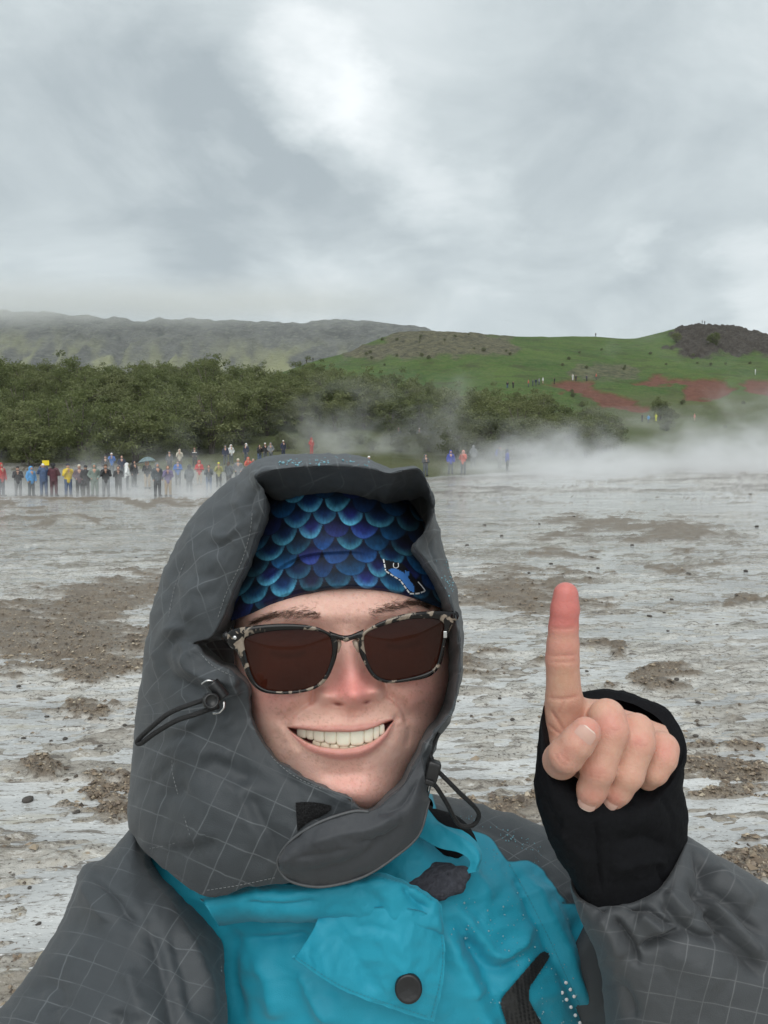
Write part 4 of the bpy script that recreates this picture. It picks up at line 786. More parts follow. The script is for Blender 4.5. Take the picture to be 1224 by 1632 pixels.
for k, (r, mdl, s) in enumerate(HC):
    r, mdl, s = map(np.array, (r, mdl, s)); low = k <= 4 or k >= 39
    to = np.array([fcx - r[0], fcy - r[1]]); q = to / np.hypot(*to)
    inn = lambda dist, dd: np.array([r[0] + q[0] * dist, r[1] + q[1] * dist, r[2] + dd])
    top = 19 <= k <= 25
    rows[0].append(inn(20 if not top else 55, .075)); rows[1].append(inn(10 if not top else 34, .040)); rows[2].append(inn(3, .006)); rows[3].append(r); out_ = (mdl - r)[:2]; lo_ = np.hypot(*out_) + 1e-6
    rows[4].append(np.array([*(r[:2] + out_ / lo_ * min(5, lo_ * .35)), r[2] - .0025 + .1 * (mdl[2] - r[2])])); rows[5].append(mdl * .55 + np.array(rows[4][-1]) * .45 - [0, 0, .002]); rows[6].append(mdl * .75 + s * .25 - [0, 0, .006]); rows[7].append(s)
    if low: rows[8].append(s + [0, -20, .012]); rows[9].append(s + [0, -60, .03])
    else:
        c = np.array([480, 960]); rows[8].append(np.array([*(s[:2] * .86 + c * .14), .64])); rows[9].append(np.array([*(s[:2] * .35 + c * .65), .70]))
for q in (3, 4, 38): rows[9][q][2] = rows[8][q][2] + .05
HOODF = [  # line, width, height in mm, width on the other side
 ([(305, 1012), (272, 1020), (258, 1045), (268, 1075), (300, 1098), (345, 1108)], 10, -5.0), ([(300, 998), (262, 1008), (246, 1040), (254, 1085)], 9, 4.5), ([(330, 1033), (305, 1040), (300, 1060), (330, 1078), (380, 1088)], 10, 4.0),
 ([(295, 878), (312, 855), (330, 847), (354, 857), (377, 846), (392, 822)], 7, 2.6), ([(330, 868), (352, 866), (372, 858)], 10, -3.0), ([(250, 985), (262, 930), (290, 880), (322, 842)], 8, 2.2, 16), ([(262, 985), (276, 930), (305, 880)], 9, -2.0),
 ([(318, 1180), (285, 1190), (250, 1205), (215, 1222)], 6, 2.0), ([(312, 1165), (270, 1178), (222, 1196)], 6, -1.6), ([(305, 1192), (262, 1218), (222, 1250)], 7, 1.8), ([(285, 1205), (250, 1238), (215, 1262)], 6, -1.6), ([(325, 1150), (280, 1160), (230, 1170)], 6, 1.6),
 ([(305, 1178), (318, 1192), (345, 1200), (375, 1205)], 6, 2.6, 18), ([(320, 1205), (350, 1222), (385, 1235), (392, 1260)], 20, -4.5), ([(388, 1250), (405, 1290), (428, 1340), (445, 1392)], 12, -4.5, 26), ([(372, 1235), (392, 1290), (418, 1350), (430, 1395)], 12, 2.8),
 ([(250, 1268), (285, 1262), (300, 1250)], 7, -3.0), ([(262, 1355), (310, 1352), (352, 1340)], 9, -3.2), ([(250, 1338), (300, 1338), (350, 1325)], 9, 2.4), ([(380, 1108), (372, 1090), (382, 1078)], 7, 3.0), ([(360, 1100), (352, 1130), (362, 1150)], 8, -2.6),
 ([(402, 765), (385, 790), (372, 812)], 7, 2.4), ([(415, 770), (400, 795), (395, 825)], 6, -2.0), ([(470, 735), (540, 733), (600, 742)], 6, 1.5), ([(330, 905), (345, 930), (330, 960)], 12, -2.2), ([(298, 930), (310, 965), (290, 990)], 12, 2.0),
 ([(700, 850), (705, 880), (712, 905)], 5, 2.0), ([(690, 855), (685, 880), (700, 905)], 5, -2.0), ([(726, 1000), (728, 1040), (724, 1090)], 4, 1.4), ([(690, 1175), (700, 1150), (716, 1135)], 5, 2.0), ([(680, 1215), (665, 1240), (640, 1275)], 6, 1.8), ([(660, 1220), (650, 1250), (625, 1290)], 6, -1.8), ([(230, 1080), (222, 1130), (214, 1180)], 9, -2.0), ([(420, 1215), (455, 1242), (510, 1275)], 9, -1.2, 14)]
def hood_uv2(px, py, d, du):
    x = px + 900 * np.maximum(d - .485, 0) * np.sign(px - 480); y = py - 500 * np.maximum(d - .485, 0) - 1150; x = x - 320
    a = np.radians(-20 + 44 * sst(1105, 1165, py)); return np.stack([x * np.cos(a) + y * np.sin(a), -x * np.sin(a) + y * np.cos(a)], -1) / 46.0
hood = cloth('hood', rows, 118, 336, True, SHELL, ROOT, HOODF, .0015, 32, 3, uvs=hood_uv2)
# chin flap that closes over the front
FT = [(444, 1366, .4525), (466, 1337, .447), (509, 1310, .445), (560, 1293, .447), (588, 1293, .449), (612, 1282, .452), (645, 1250, .459), (672, 1205, .468)]; FB_ = [(446, 1386, .453), (462, 1403, .453), (497, 1412, .452), (532, 1410, .453), (580, 1396, .455), (625, 1368, .459), (667, 1330, .466), (684, 1275, .476)]
flap_rows = [[np.array(a) * (1 - t) + np.array(b) * t - [0, 0, .010 * math.sin(math.pi * t)] for a, b in zip(FT, FB_)] for t in np.linspace(0, 1, 6)]
flap = cloth('chin_flap', flap_rows, 46, 110, False, PLAIN, hood, [([(470, 1392), (520, 1388), (580, 1368), (640, 1325)], 9, -2.2), ([(480, 1350), (540, 1330), (600, 1318), (650, 1280)], 10, 2.0), ([(560, 1345), (610, 1340), (655, 1310)], 9, -2.0), ([(600, 1300), (640, 1285), (668, 1240)], 8, -2.2), ([(455, 1372), (520, 1362), (570, 1350)], 6, -1.2)], .0010, 40, 8, thick=.0016)
edge = [p for p in FT[:5]][::-1] + FB_; V, F = tube(W(*np.array(cr1(edge, 90)).T) - FW * .0006, .00085, 6); part('piping', V, fixq(F), PIPE, hood)
V, F = ribbon('hood', [(471, 1279), (500, 1279), (528, 1284)], 5); VV = []
vp = np.array([[(471, 1279), (490, 1278), (510, 1280), (528, 1284)], [(472, 1296), (490, 1294), (508, 1293), (526, 1292)], [(474, 1326), (482, 1318), (494, 1309), (508, 1303)]], float); vg = np.swapaxes(cr1(np.swapaxes(cr1(vp, 20), 0, 1), 40), 0, 1)
dv_ = drape('hood', vg[..., 0], vg[..., 1], .0010).reshape(vg.shape[:2]) - .0004 * (np.arange(40) % 2)[None]; part('velcro_patch', W(vg[..., 0], vg[..., 1], dv_), gridF(20, 40), simple('black hook tape', (.006, .006, .007), .85, 700, .4, .6), hood, smooth=False)
V, F = tube(W(*np.array([(474, 1236, .4705), (518, 1257, .4635), (560, 1273, .4605), (561, 1283, .4605), (560, 1296, .4600)]).T), .0008, 5); part('strap_edge', V, fixq(F), PIPE, hood)
# stitching lines
ST = [[(402, 818), (398, 850), (385, 895), (362, 942), (347, 985)], [(404, 1160), (424, 1194), (446, 1219), (480, 1243), (540, 1267)], [(274, 1205), (275, 1232), (282, 1260), (290, 1290), (303, 1333)], [(303, 1333), (275, 1345), (236, 1353)], [(330, 1419), (380, 1411), (438, 1399)], [(318, 1040), (340, 1062), (372, 1078)], [(268, 985), (280, 930), (303, 880), (335, 835)]]
V, F = merge([ribbon('hood', s_, 1.3, .0007, dash=(4.2, 2.4)) for s_ in ST]); part('stitching', V, F, STITCH, hood)['kind'] = 'stuff'
# toggles and draw cords
def cord(name, pts, r, m_, parent): P = cr1(np.array(pts, float), 60); V, F = tube(W(*P.T), r, 8); return part(name, V, fixq(F), m_, parent)
cord('draw_cord', [(345, 1112, .474), (325, 1116, .468), (300, 1124, .466), (269, 1137, .468), (240, 1160, .474), (222, 1177, .480), (219, 1184, .481), (226, 1184, .479), (246, 1169, .474), (280, 1149, .468), (310, 1139, .466), (332, 1131, .467), (348, 1126, .472)], .00165, CORD, hood)
def lathe(c, ax, prof, k=20):
    ax = np.asarray(ax, float); ax /= np.linalg.norm(ax); s = np.cross(ax, [0, 0, 1.]); s /= np.linalg.norm(s); u = np.cross(ax, s); a = np.arange(k) / k * 2 * math.pi
    V = np.concatenate([c + ax * h_ + r_ * (np.cos(a)[:, None] * s + np.sin(a)[:, None] * u) for h_, r_ in prof]); return V, gridF(len(prof), k, True)
tc_ = W(336, 1117, .463); tx_ = W(344, 1120, .466) - W(322, 1108, .466)
V, F = lathe(tc_, (W(340, 1118, .44) - W(330, 1116, .48)), [(-.009, .0001), (-.009, .0042), (-.008, .0050), (.004, .0050), (.005, .0046), (.0052, .0036), (.0044, .0034), (.0044, .0001)]); tg = part('cord_lock', V, F, RUBBER, hood)
V, F = tube(W(*cr1(np.array([(322, 1090, .474), (330, 1085, .472), (340, 1086, .473), (344, 1092, .476)]), 20).T), .0009, 6); part('eyelet', V, fixq(F), METAL, hood)
V, F = tube(W(*cr1(np.array([(357, 1118, .472), (356, 1128, .470), (349, 1136, .470), (340, 1137, .472)]), 20).T), .0009, 6); part('eyelet', V, fixq(F), METAL, hood)
V, F = tube(W(*cr1(np.array([(338, 1088, .474), (348, 1100, .474), (357, 1112, .474)]), 12).T), .0042, 10); part('cord_tab', V, fixq(F), RUBBER, hood)
def rbox(c, ax, ay, az, hx, hy, hz_, e=.3):
    u = np.linspace(-math.pi / 2, math.pi / 2, 13); v = np.linspace(-math.pi, math.pi, 25)[:-1]; f = lambda t: np.sign(t) * np.abs(t) ** e
    x = f(np.cos(u))[:, None] * f(np.cos(v)); y = f(np.cos(u))[:, None] * f(np.sin(v)); z_ = f(np.sin(u))[:, None] + 0 * v
    return (c + x[..., None] * hx * ax + y[..., None] * hy * ay + z_[..., None] * hz_ * az).reshape(-1, 3), gridF(13, 24, True)
rr_ = math.radians(-18); ax_ = RT * math.cos(rr_) + UP * math.sin(rr_); ay_ = -RT * math.sin(rr_) + UP * math.cos(rr_)
V, F = rbox(W(688, 1231, .470), ax_, ay_, FW, .0044, .0078, .0045); part('cord_lock', V, F, RUBBER, hood)
V, F = rbox(W(684, 1246, .4655), ax_, ay_, FW, .0032, .0016, .0022); part('cord_lock_button', V, F, RUBBER, hood)
cord('draw_cord', [(684, 1238, .474), (692, 1226, .470), (703, 1234, .470), (732, 1263, .474), (758, 1288, .480), (763, 1302, .483), (754, 1315, .485), (739, 1317, .484), (727, 1309, .482), (713, 1282, .476), (698, 1258, .470), (688, 1246, .470)], .0015, CORD, hood)
cord('draw_cord', [(700, 1168, .480), (694, 1180, .478), (688, 1195, .477), (686, 1215, .474), (688, 1228, .472)], .0012, CORD, hood)
V, F = tube(W(*cr1(np.array([(675, 1249, .470), (680, 1244, .468), (684, 1250, .468), (682, 1262, .471)]), 14).T), .0007, 6); part('eyelet', V, fixq(F), METAL, hood)
# ------------------------------------------------------------------ jacket body
JKT = link('jacket', None, ROOT)
def ring_world(z_, cxw, cyw, a, b):
    o = []
    for t in (180, 225, 270, 315, 0, 45, 90, 135):
        t = math.radians(t); p, q, d = toPX(np.array([[cxw + a * math.cos(t), cyw + b * math.sin(t), z_]])); o.append((p[0], q[0], d[0]))
    return o
TR_ = [[(520, 1290, .57), (550, 1330, .54), (600, 1345, .53), (655, 1330, .535), (690, 1285, .57), (660, 1260, .62), (600, 1250, .64), (540, 1260, .62)],
       [(330, 1310, .60), (420, 1400, .528), (590, 1404, .512), (705, 1392, .518), (770, 1296, .60), (720, 1275, .67), (580, 1270, .69), (420, 1280, .67)],
       [(220, 1350, .62), (330, 1440, .54), (580, 1450, .502), (770, 1420, .525), (880, 1342, .61), (820, 1310, .69), (580, 1300, .73), (340, 1310, .70)],
       [(180, 1420, .63), (310, 1520, .545), (570, 1540, .494), (820, 1500, .52), (945, 1430, .60), (880, 1380, .70), (580, 1360, .75), (290, 1380, .71)],
       [(190, 1540, .62), (320, 1650, .54), (570, 1680, .49), (840, 1640, .515), (985, 1560, .59), (900, 1500, .70), (580, 1480, .76), (290, 1500, .71)],
       ring_world(1.14, -.01, .635, .205, .135), ring_world(.98, -.01, .635, .21, .14), ring_world(.82, -.01, .635, .225, .15)]
YOKE = cr1([(684, 1240), (700, 1300), (725, 1327), (751, 1323), (784, 1334), (808, 1370), (841, 1372), (864, 1386), (888, 1424), (905, 1436), (917, 1440), (1200, 1440), (1200, 1200), (684, 1200)], 80, True)
TF_ = [([(808, 1372), (841, 1433), (874, 1500), (902, 1561), (935, 1632), (960, 1690)], 5, -3.0, 9), ([(822, 1372), (858, 1440), (890, 1505), (918, 1565), (950, 1632)], 10, 3.5), ([(725, 1440), (760, 1486), (793, 1523), (831, 1504), (850, 1470)], 9, 3.6), ([(740, 1490), (790, 1545), (840, 1525)], 12, -3.0),
       ([(700, 1470), (735, 1540), (770, 1610), (790, 1680)], 14, 4.0), ([(722, 1450), (770, 1540), (800, 1620)], 12, -3.0), ([(385, 1500), (440, 1497), (500, 1490)], 8, -3.0, 14), ([(400, 1520), (430, 1560), (440, 1632)], 16, 3.0), ([(380, 1470), (365, 1540), (385, 1632)], 12, -3.5), ([(480, 1535), (500, 1590), (535, 1640)], 8, 3.2),
       ([(850, 1390), (890, 1470), (930, 1560)], 14, 2.5), ([(905, 1455), (935, 1530), (950, 1600)], 9, -2.5), ([(720, 1350), (760, 1400), (790, 1440)], 12, 2.0), ([(745, 1310), (790, 1325), (850, 1350)], 8, -1.6), ([(760, 1580), (780, 1625)], 10, -2.5)]
cloth('torso', TR_, 190, 260, True, TORSO, JKT, TF_, .0017, 40, 17, uvs=lambda px, py, d, du: np.stack([px, py - 900 * (d - .5)], -1) / 42.0, attrs={'panel': lambda px, py, d: np.where(d > .63, -20, sdpoly(px, py, YOKE))}, key='torso', fold=2.1)
# collar band, storm flap, right collar
CB = [[(318, 1432, .504), (400, 1410, .494), (470, 1410, .487), (540, 1405, .484), (604, 1392, .483), (650, 1404, .485), (690, 1430, .487), (704, 1441, .489)], [(326, 1440, .496), (400, 1424, .484), (475, 1424, .478), (545, 1416, .475), (607, 1405, .475), (653, 1416, .479), (691, 1437, .484), (705, 1446, .487)],
      [(336, 1455, .494), (400, 1444, .482), (475, 1446, .476), (550, 1440, .474), (610, 1435, .473), (655, 1445, .477), (694, 1455, .482), (706, 1462, .486)], [(345, 1472, .502), (400, 1464, .491), (470, 1466, .484), (530, 1462, .479), (600, 1468, .476), (660, 1476, .477), (698, 1482, .481), (707, 1488, .486)],
      [(350, 1478, .518), (400, 1470, .512), (465, 1470, .506), (520, 1470, .500), (590, 1482, .496), (650, 1490, .494), (692, 1494, .494), (704, 1498, .496)]]
cloth('collar_band', CB, 46, 120, False, TEAL, JKT, [([(380, 1440), (450, 1445), (520, 1435)], 8, -1.6), ([(560, 1410), (600, 1440), (610, 1470)], 12, -1.2), ([(640, 1410), (665, 1440), (690, 1450)], 7, -1.5)], .0012, 36, 23, thick=.0012, fold=2.2)
SF = [[(512, 1452, .4835), (570, 1448, .4765), (630, 1446, .4755), (680, 1456, .479), (707, 1486, .485)], [(498, 1484, .474), (555, 1490, .4735), (622, 1498, .4725), (678, 1508, .476), (709, 1520, .482)], [(478, 1514, .462), (540, 1532, .470), (615, 1548, .4715), (672, 1556, .474), (707, 1556, .480)],
      [(468, 1526, .455), (532, 1558, .467), (612, 1582, .472), (668, 1592, .474), (702, 1588, .479)], [(470, 1530, .456), (545, 1578, .468), (620, 1606, .473), (664, 1621, .474), (691, 1628, .478)]]
cloth('storm_flap', SF, 60, 90, False, TEAL, JKT, [([(520, 1470), (560, 1520), (600, 1590)], 22, -1.8), ([(600, 1460), (640, 1520), (650, 1600)], 26, 1.6), ([(560, 1480), (600, 1478), (640, 1490)], 9, -1.0)], .0010, 40, 29, thick=.0014, fold=2.0)
RC = [[(678, 1284, .545), (704, 1314, .528), (735, 1323, .520), (760, 1342, .514), (769, 1366, .508), (762, 1388, .505)], [(674, 1305, .530), (703, 1331, .517), (734, 1340, .511), (756, 1354, .506), (763, 1371, .503), (755, 1390, .503)], [(665, 1332, .522), (699, 1351, .513), (729, 1358, .508), (746, 1368, .505), (749, 1379, .505), (740, 1394, .506)]]
cloth('collar', RC, 24, 70, False, TEAL, JKT, [([(690, 1310), (730, 1335), (755, 1350)], 5, 1.4)], .0006, 30, 31, thick=.0012)
# things on the jacket: snap, emblem, dots, stitches, beads of rain
bc = W(651, 1575, drape('storm_flap', [651], [1575], .0022)[0]); V, F = lathe(bc, -FW + .25 * UP, [(-.001, .0087), (.0010, .0087), (.0020, .0082), (.0024, .0074), (.0022, .0066), (.0021, .0001)], 32); part('snap_button', V, F, RUBBER, JKT)
EMB = [(867, 1516), (874, 1519), (876, 1525), (872, 1532), (845, 1572), (843, 1582), (844, 1596), (866, 1636), (880, 1660), (824, 1660), (808, 1634), (798, 1602), (799, 1592), (806, 1583), (860, 1520)]
gx_, gy_ = np.meshgrid(np.arange(790, 890, 1.3), np.arange(1508, 1664, 1.3)); ins = inpoly(gx_ + .65, gy_ + .65, EMB); dE = drape('torso', gx_, gy_, .0030).reshape(gx_.shape); ii = np.arange(gx_.size).reshape(gx_.shape)
Fe = np.stack([ii[:-1, :-1], ii[:-1, 1:], ii[1:, 1:], ii[1:, :-1]], -1)[ins[:-1, :-1]]; part('logo_patch', W(gx_, gy_, dE), Fe, simple('black print', (.016, .017, .018), .5, 200, .2, .1), JKT)
V, F = merge([lathe(W(x_, y_, drape('torso', [x_], [y_], .0003)[0]), -FW, [(0, .0013), (.0004, .0012), (.0005, .0001)], 12) for x_, y_ in ((902, 1566), (896, 1582), (903, 1593), (910, 1605), (917, 1618), (924, 1630), (909, 1577), (915, 1588), (931, 1643))]); part('reflective_dots', V, F, simple('reflective print', (.85, .86, .87), .4), JKT)
ST2 = [('storm_flap', [(704, 1492), (706, 1530), (700, 1570), (687, 1622)]), ('storm_flap', [(680, 1620), (620, 1600), (545, 1572), (476, 1528)]), ('collar_band', [(604, 1397), (650, 1409), (690, 1435)]), ('torso', [(812, 1376), (845, 1436), (878, 1502), (905, 1562), (937, 1630)])]
V, F = merge([ribbon(k_, s_, 1.2, .0007, dash=(4, 2.4)) for k_, s_ in ST2]); part('stitching', V, F, simple('teal thread', (.03, .24, .32), .8, 500, .2), JKT)['kind'] = 'stuff'
WET = simple('rain water', (.16, .34, .40), .04, 40, .05, 0, Specular_IOR_Level=.9)
def beads(key, poly, n_, parent, seed, rmin=.00035, rmax=.0011):
    r = np.random.default_rng(seed); P = np.array(poly, float); lo, hi = P.min(0), P.max(0); S = []
    ua = np.linspace(0, 1, 4)
    while len(S) < n_:
        x, y = r.uniform(lo, hi)
        if not inpoly(np.array([x]), np.array([y]), poly)[0] or r.random() > 1.6 * fbm(np.array([x / 20]), np.array([y / 20]), 3, 4)[0] - .3: continue
        rd = rmin + (rmax - rmin) * r.random() ** 3; S.append(lathe(W(x, y, drape(key, [x], [y], 0)[0]), -FW + .35 * UP, [(-.3 * rd, rd), (.25 * rd, rd * .96), (.6 * rd, rd * .7), (.78 * rd, .001 * rd)], 8))
    V, F = merge(S); o = part('raindrops', V, F, WET, parent); o['kind'] = 'stuff'
beads('torso', [(735, 1330), (790, 1345), (860, 1400), (905, 1460), (945, 1560), (955, 1632), (760, 1632), (720, 1500), (715, 1440)], 230, JKT, 3, .0003, .0009)
beads('torso', [(700, 1300), (760, 1296), (860, 1345), (890, 1420), (845, 1368), (790, 1330)], 90, JKT, 5, .0003, .0007); beads('hood', [(430, 740), (480, 728), (560, 728), (612, 745), (560, 740), (480, 742)], 90, hood, 6); beads('hood', [(690, 850), (712, 890), (728, 950), (715, 950), (695, 905)], 60, hood, 7, .0003, .0007)
# sleeves
LS = [((212, 1315, .600), (228, 1345, .600), .03), ((168, 1366, .585), (258, 1395, .580), .045), ((129, 1386, .570), (312, 1448, .555), .055), ((100, 1462, .555), (352, 1500, .535), .06), ((50, 1545, .535), (357, 1565, .515), .062), ((-15, 1628, .515), (361, 1640, .495), .063), ((-130, 1770, .47), (340, 1770, .455), .062)]
sl = []
for L_, R__, rd in LS:
    L_, R__ = np.array(L_), np.array(R__); c = (L_ + R__) / 2; h_ = (R__ - L_) / 2; sag = np.array([-h_[1], h_[0], 0]) * .35
    sl.append([c + h_ * math.cos(t) + np.array([0, 0, -rd * math.sin(t)]) + sag * max(math.sin(t), 0) * .6 for t in np.linspace(math.pi, 3 * math.pi, 13)[:-1][::-1]])
for cw, a in (((-.285, .40, 1.27), .075), ((-.30, .27, 1.33), .062), ((-.28, .17, 1.40), .048)):
    p, q, d = toPX(np.array(cw)[None]); sl.append([(p[0] + a / max(d[0], .12) * FPX * math.cos(t), q[0] + a * .3 / max(d[0], .12) * FPX * math.cos(t + 1), d[0] - .8 * a * math.sin(t)) for t in np.linspace(math.pi, 3 * math.pi, 13)[:-1][::-1]])
LSF = [([(133, 1388), (160, 1405), (185, 1435), (200, 1460), (232, 1470)], 12, -4.5), ([(125, 1400), (150, 1440), (180, 1475)], 12, 3.0), ([(215, 1350), (232, 1395), (262, 1440), (300, 1500), (330, 1580), (345, 1640)], 14, 4.5), ([(232, 1470), (255, 1530), (272, 1600), (285, 1660)], 12, -5.0, 18), ([(272, 1480), (298, 1560), (310, 1632)], 11, -3.0), ([(40, 1590), (80, 1570), (95, 1590), (70, 1620)], 14, -3.5), ([(185, 1608), (195, 1632), (200, 1660)], 10, -4.0), ([(100, 1600), (105, 1640)], 12, 2.5), ([(60, 1545), (110, 1520), (150, 1490)], 16, 2.0), ([(200, 1540), (215, 1580), (225, 1632)], 16, 3.0)]
cloth('sleeve', sl, 190, 150, True, SHELL2, JKT, LSF, .0014, 60, 41, uvs=lambda px, py, d, du: np.stack([px * 1.0, py * .9 - 600 * (d - .55)], -1) / 42.0, key='sleeve_l')
V, F = ribbon('sleeve_l', [(349, 1496), (353, 1550), (357, 1600), (358, 1640)], 1.5, .0008, dash=(4, 2.2)); part('stitching', V, F, simple('pale thread', (.34, .36, .37), .8), JKT)['kind'] = 'stuff'
def c8(cx_, cy_, k): return lambda x, y, d: (cx_ + x / k, cy_ + y / k, d)
q5 = c8(880, 1320, 3.558)
RS = [[(917, 1412, .474), (935, 1436, .458), (990, 1438, .452), (1050, 1414, .454), (1088, 1352, .468), (1065, 1335, .495), (1000, 1355, .508), (940, 1384, .495)],
      [(909, 1404, .475), (930, 1440, .452), (990, 1446, .444), (1056, 1420, .446), (1096, 1345, .468), (1070, 1328, .500), (1000, 1350, .515), (935, 1380, .500)], [(912, 1428, .480), (942, 1472, .446), (1010, 1482, .436), (1088, 1450, .438), (1128, 1366, .465), (1100, 1346, .510), (1020, 1370, .530), (940, 1400, .510)],
      [(935, 1478, .485), (965, 1528, .444), (1042, 1545, .430), (1135, 1510, .430), (1206, 1408, .460), (1150, 1385, .520), (1050, 1400, .540), (960, 1440, .520)], [(954, 1530, .490), (985, 1590, .444), (1075, 1615, .426), (1190, 1580, .424), (1300, 1480, .455), (1220, 1440, .530), (1090, 1460, .550), (980, 1490, .530)],
      [(966, 1632, .490), (1000, 1695, .444), (1110, 1725, .424), (1240, 1690, .420), (1400, 1590, .450), (1300, 1540, .530), (1110, 1560, .560), (1000, 1590, .540)], [(985, 1800, .490), (1020, 1860, .450), (1120, 1890, .440), (1250, 1860, .435), (1400, 1760, .460), (1320, 1700, .530), (1130, 1700, .560), (1010, 1740, .540)]]
RSF = [([q5(*p, 0)[:2] for p in ((400, 430), (520, 450), (640, 530), (740, 560))], 5, -4.0, 8), ([q5(*p, 0)[:2] for p in ((480, 690), (560, 650), (680, 600), (760, 565))], 5, -5.0, 8), ([q5(*p, 0)[:2] for p in ((480, 480), (600, 560), (620, 620))], 14, 3.5), ([q5(*p, 0)[:2] for p in ((340, 480), (400, 560), (475, 690), (485, 800))], 4, -4.5, 10), ([q5(*p, 0)[:2] for p in ((250, 480), (330, 600), (400, 760))], 14, 2.5),
       ([q5(*p, 0)[:2] for p in ((600, 370), (680, 480), (760, 560), (860, 610), (1000, 625))], 5, -4.0, 9), ([q5(*p, 0)[:2] for p in ((640, 350), (720, 440), (800, 520))], 10, 3.0), ([q5(*p, 0)[:2] for p in ((745, 255), (820, 350), (890, 440), (980, 580), (1100, 720), (1224, 880))], 6, -6.0, 12), ([q5(*p, 0)[:2] for p in ((860, 330), (940, 440), (1060, 560), (1200, 780))], 13, 4.5), ([q5(*p, 0)[:2] for p in ((770, 80), (850, 180), (890, 330), (1000, 420), (1120, 540), (1224, 640))], 6, -6.0, 14),
       ([q5(*p, 0)[:2] for p in ((900, 200), (1000, 300), (1150, 450))], 14, 3.5), ([q5(*p, 0)[:2] for p in ((880, 470), (940, 540), (1000, 610))], 6, -3.5), ([q5(*p, 0)[:2] for p in ((300, 850), (420, 950), (470, 1110))], 10, -2.5), ([q5(*p, 0)[:2] for p in ((620, 700), (800, 760), (1000, 900))], 30, 2.0), ([q5(*p, 0)[:2] for p in ((200, 400), (260, 430), (310, 480))], 4, -2.5)]
cloth('sleeve', RS, 150, 220, True, shell_mat('grey forearm fabric', (.052, .057, .062), (.12, .125, .13), math.radians(12)), JKT, RSF, .0008, 46, 57, fold=1.7, uvs=lambda px, py, d, du: np.stack([px, py - 500 * (d - .45)], -1) / 44.0, key='sleeve_r')
P = cr1(np.array([(1180, 1780, .50), (1120, 1640, .56), (1020, 1520, .60), (930, 1450, .62)], float), 24); V, F = tube(W(*P.T), np.linspace(.07, .085, 24), 24); part('upper_sleeve', V, fixq(F), SHELL2, JKT)
# black inner sleeve with thumb opening
q4 = lambda x, y, d: (820 + x / 3.022, 900 + y / 3.022, d)
B0 = [[(160, 740, .465), (210, 950, .456), (390, 1030, .458), (620, 1060, .459), (775, 915, .468), (680, 730, .482), (480, 650, .488), (290, 680, .482)],
      [(138, 690, .463), (175, 975, .446), (380, 1075, .449), (640, 1100, .452), (806, 910, .468), (712, 694, .486), (480, 610, .494), (270, 632, .488)], [(118, 850, .462), (165, 1045, .440), (385, 1140, .437), (645, 1160, .442), (825, 935, .466), (735, 730, .490), (500, 640, .500), (240, 690, .490)],
      [(97, 1090, .464), (185, 1190, .437), (405, 1230, .433), (655, 1215, .440), (812, 1085, .468), (700, 1000, .500), (480, 950, .510), (230, 980, .495)], [(132, 1230, .466), (225, 1300, .440), (425, 1320, .436), (665, 1300, .443), (836, 1225, .470), (700, 1180, .500), (480, 1150, .510), (250, 1180, .495)],
      [(195, 1380, .470), (275, 1430, .443), (445, 1450, .439), (655, 1440, .446), (826, 1380, .473), (700, 1330, .500), (500, 1320, .510), (300, 1340, .495)], [(285, 1530, .474), (345, 1575, .450), (485, 1590, .445), (685, 1570, .450), (808, 1500, .473), (720, 1480, .496), (540, 1480, .504), (370, 1490, .492)], [(330, 1680, .478), (380, 1720, .458), (520, 1740, .452), (720, 1720, .456), (850, 1640, .474), (760, 1620, .496), (580, 1630, .504), (400, 1640, .492)]]
cloth('inner_sleeve', [[q4(*p) for p in r] for r in B0], 110, 160, True, BLACKF, ROOT, [([q4(x, y, 0)[:2] for x, y in ((385, 1190), (400, 1330), (410, 1470), (425, 1600))], 2.2, -2.0), ([q4(x, y, 0)[:2] for x, y in ((690, 1090), (745, 1190), (760, 1280), (730, 1350))], 2.2, -1.8), ([q4(x, y, 0)[:2] for x, y in ((680, 1420), (700, 1490), (740, 1550))], 3, -2.0), ([q4(x, y, 0)[:2] for x, y in ((200, 1250), (300, 1380), (390, 1440))], 16, 1.8), ([q4(x, y, 0)[:2] for x, y in ((480, 1350), (620, 1320), (760, 1370))], 12, -2.0), ([q4(x, y, 0)[:2] for x, y in ((450, 1480), (600, 1430), (760, 1430))], 12, 2.2), ([q4(x, y, 0)[:2] for x, y in ((130, 1100), (180, 1210), (240, 1300))], 8, -1.6)], .0011, 40, 63)
# dark layers inside the collar
f = Field((-.02, -.30, -.60), (.09, -.18, -.49), .0018); cp = lambda px, py, d: ((px - CX) / FPX * d, (CY - py) / FPX * d, -d)
for a, b, ra, rb in (((655, 1400, .530), (715, 1392, .517), .012, .007), ((660, 1412, .520), (738, 1393, .508), .011, .0055), ((655, 1418, .515), (730, 1411, .505), .010, .0055), ((650, 1420, .512), (705, 1424, .503), .009, .0045)): f.add(f.cone(cp(*a), cp(*b), ra, rb), .0012)
c2w = lambda V: CAM + V[:, :1] * RT + V[:, 1:2] * UP - V[:, 2:3] * FW
V, F = f.out(); part('fleece_scarf', c2w(V), F, FLEECE, ROOT)
f = Field((-.09, -.32, -.66), (.10, -.19, -.50), .003); f.add(f.cone(cp(560, 1310, .585), cp(560, 1370, .585), .052, .05)); f.add(f.cone(cp(640, 1350, .565), cp(700, 1360, .56), .035, .03), .02); V, F = f.out(); part('neck_gaiter', c2w(V), F, BLACKF, ROOT)
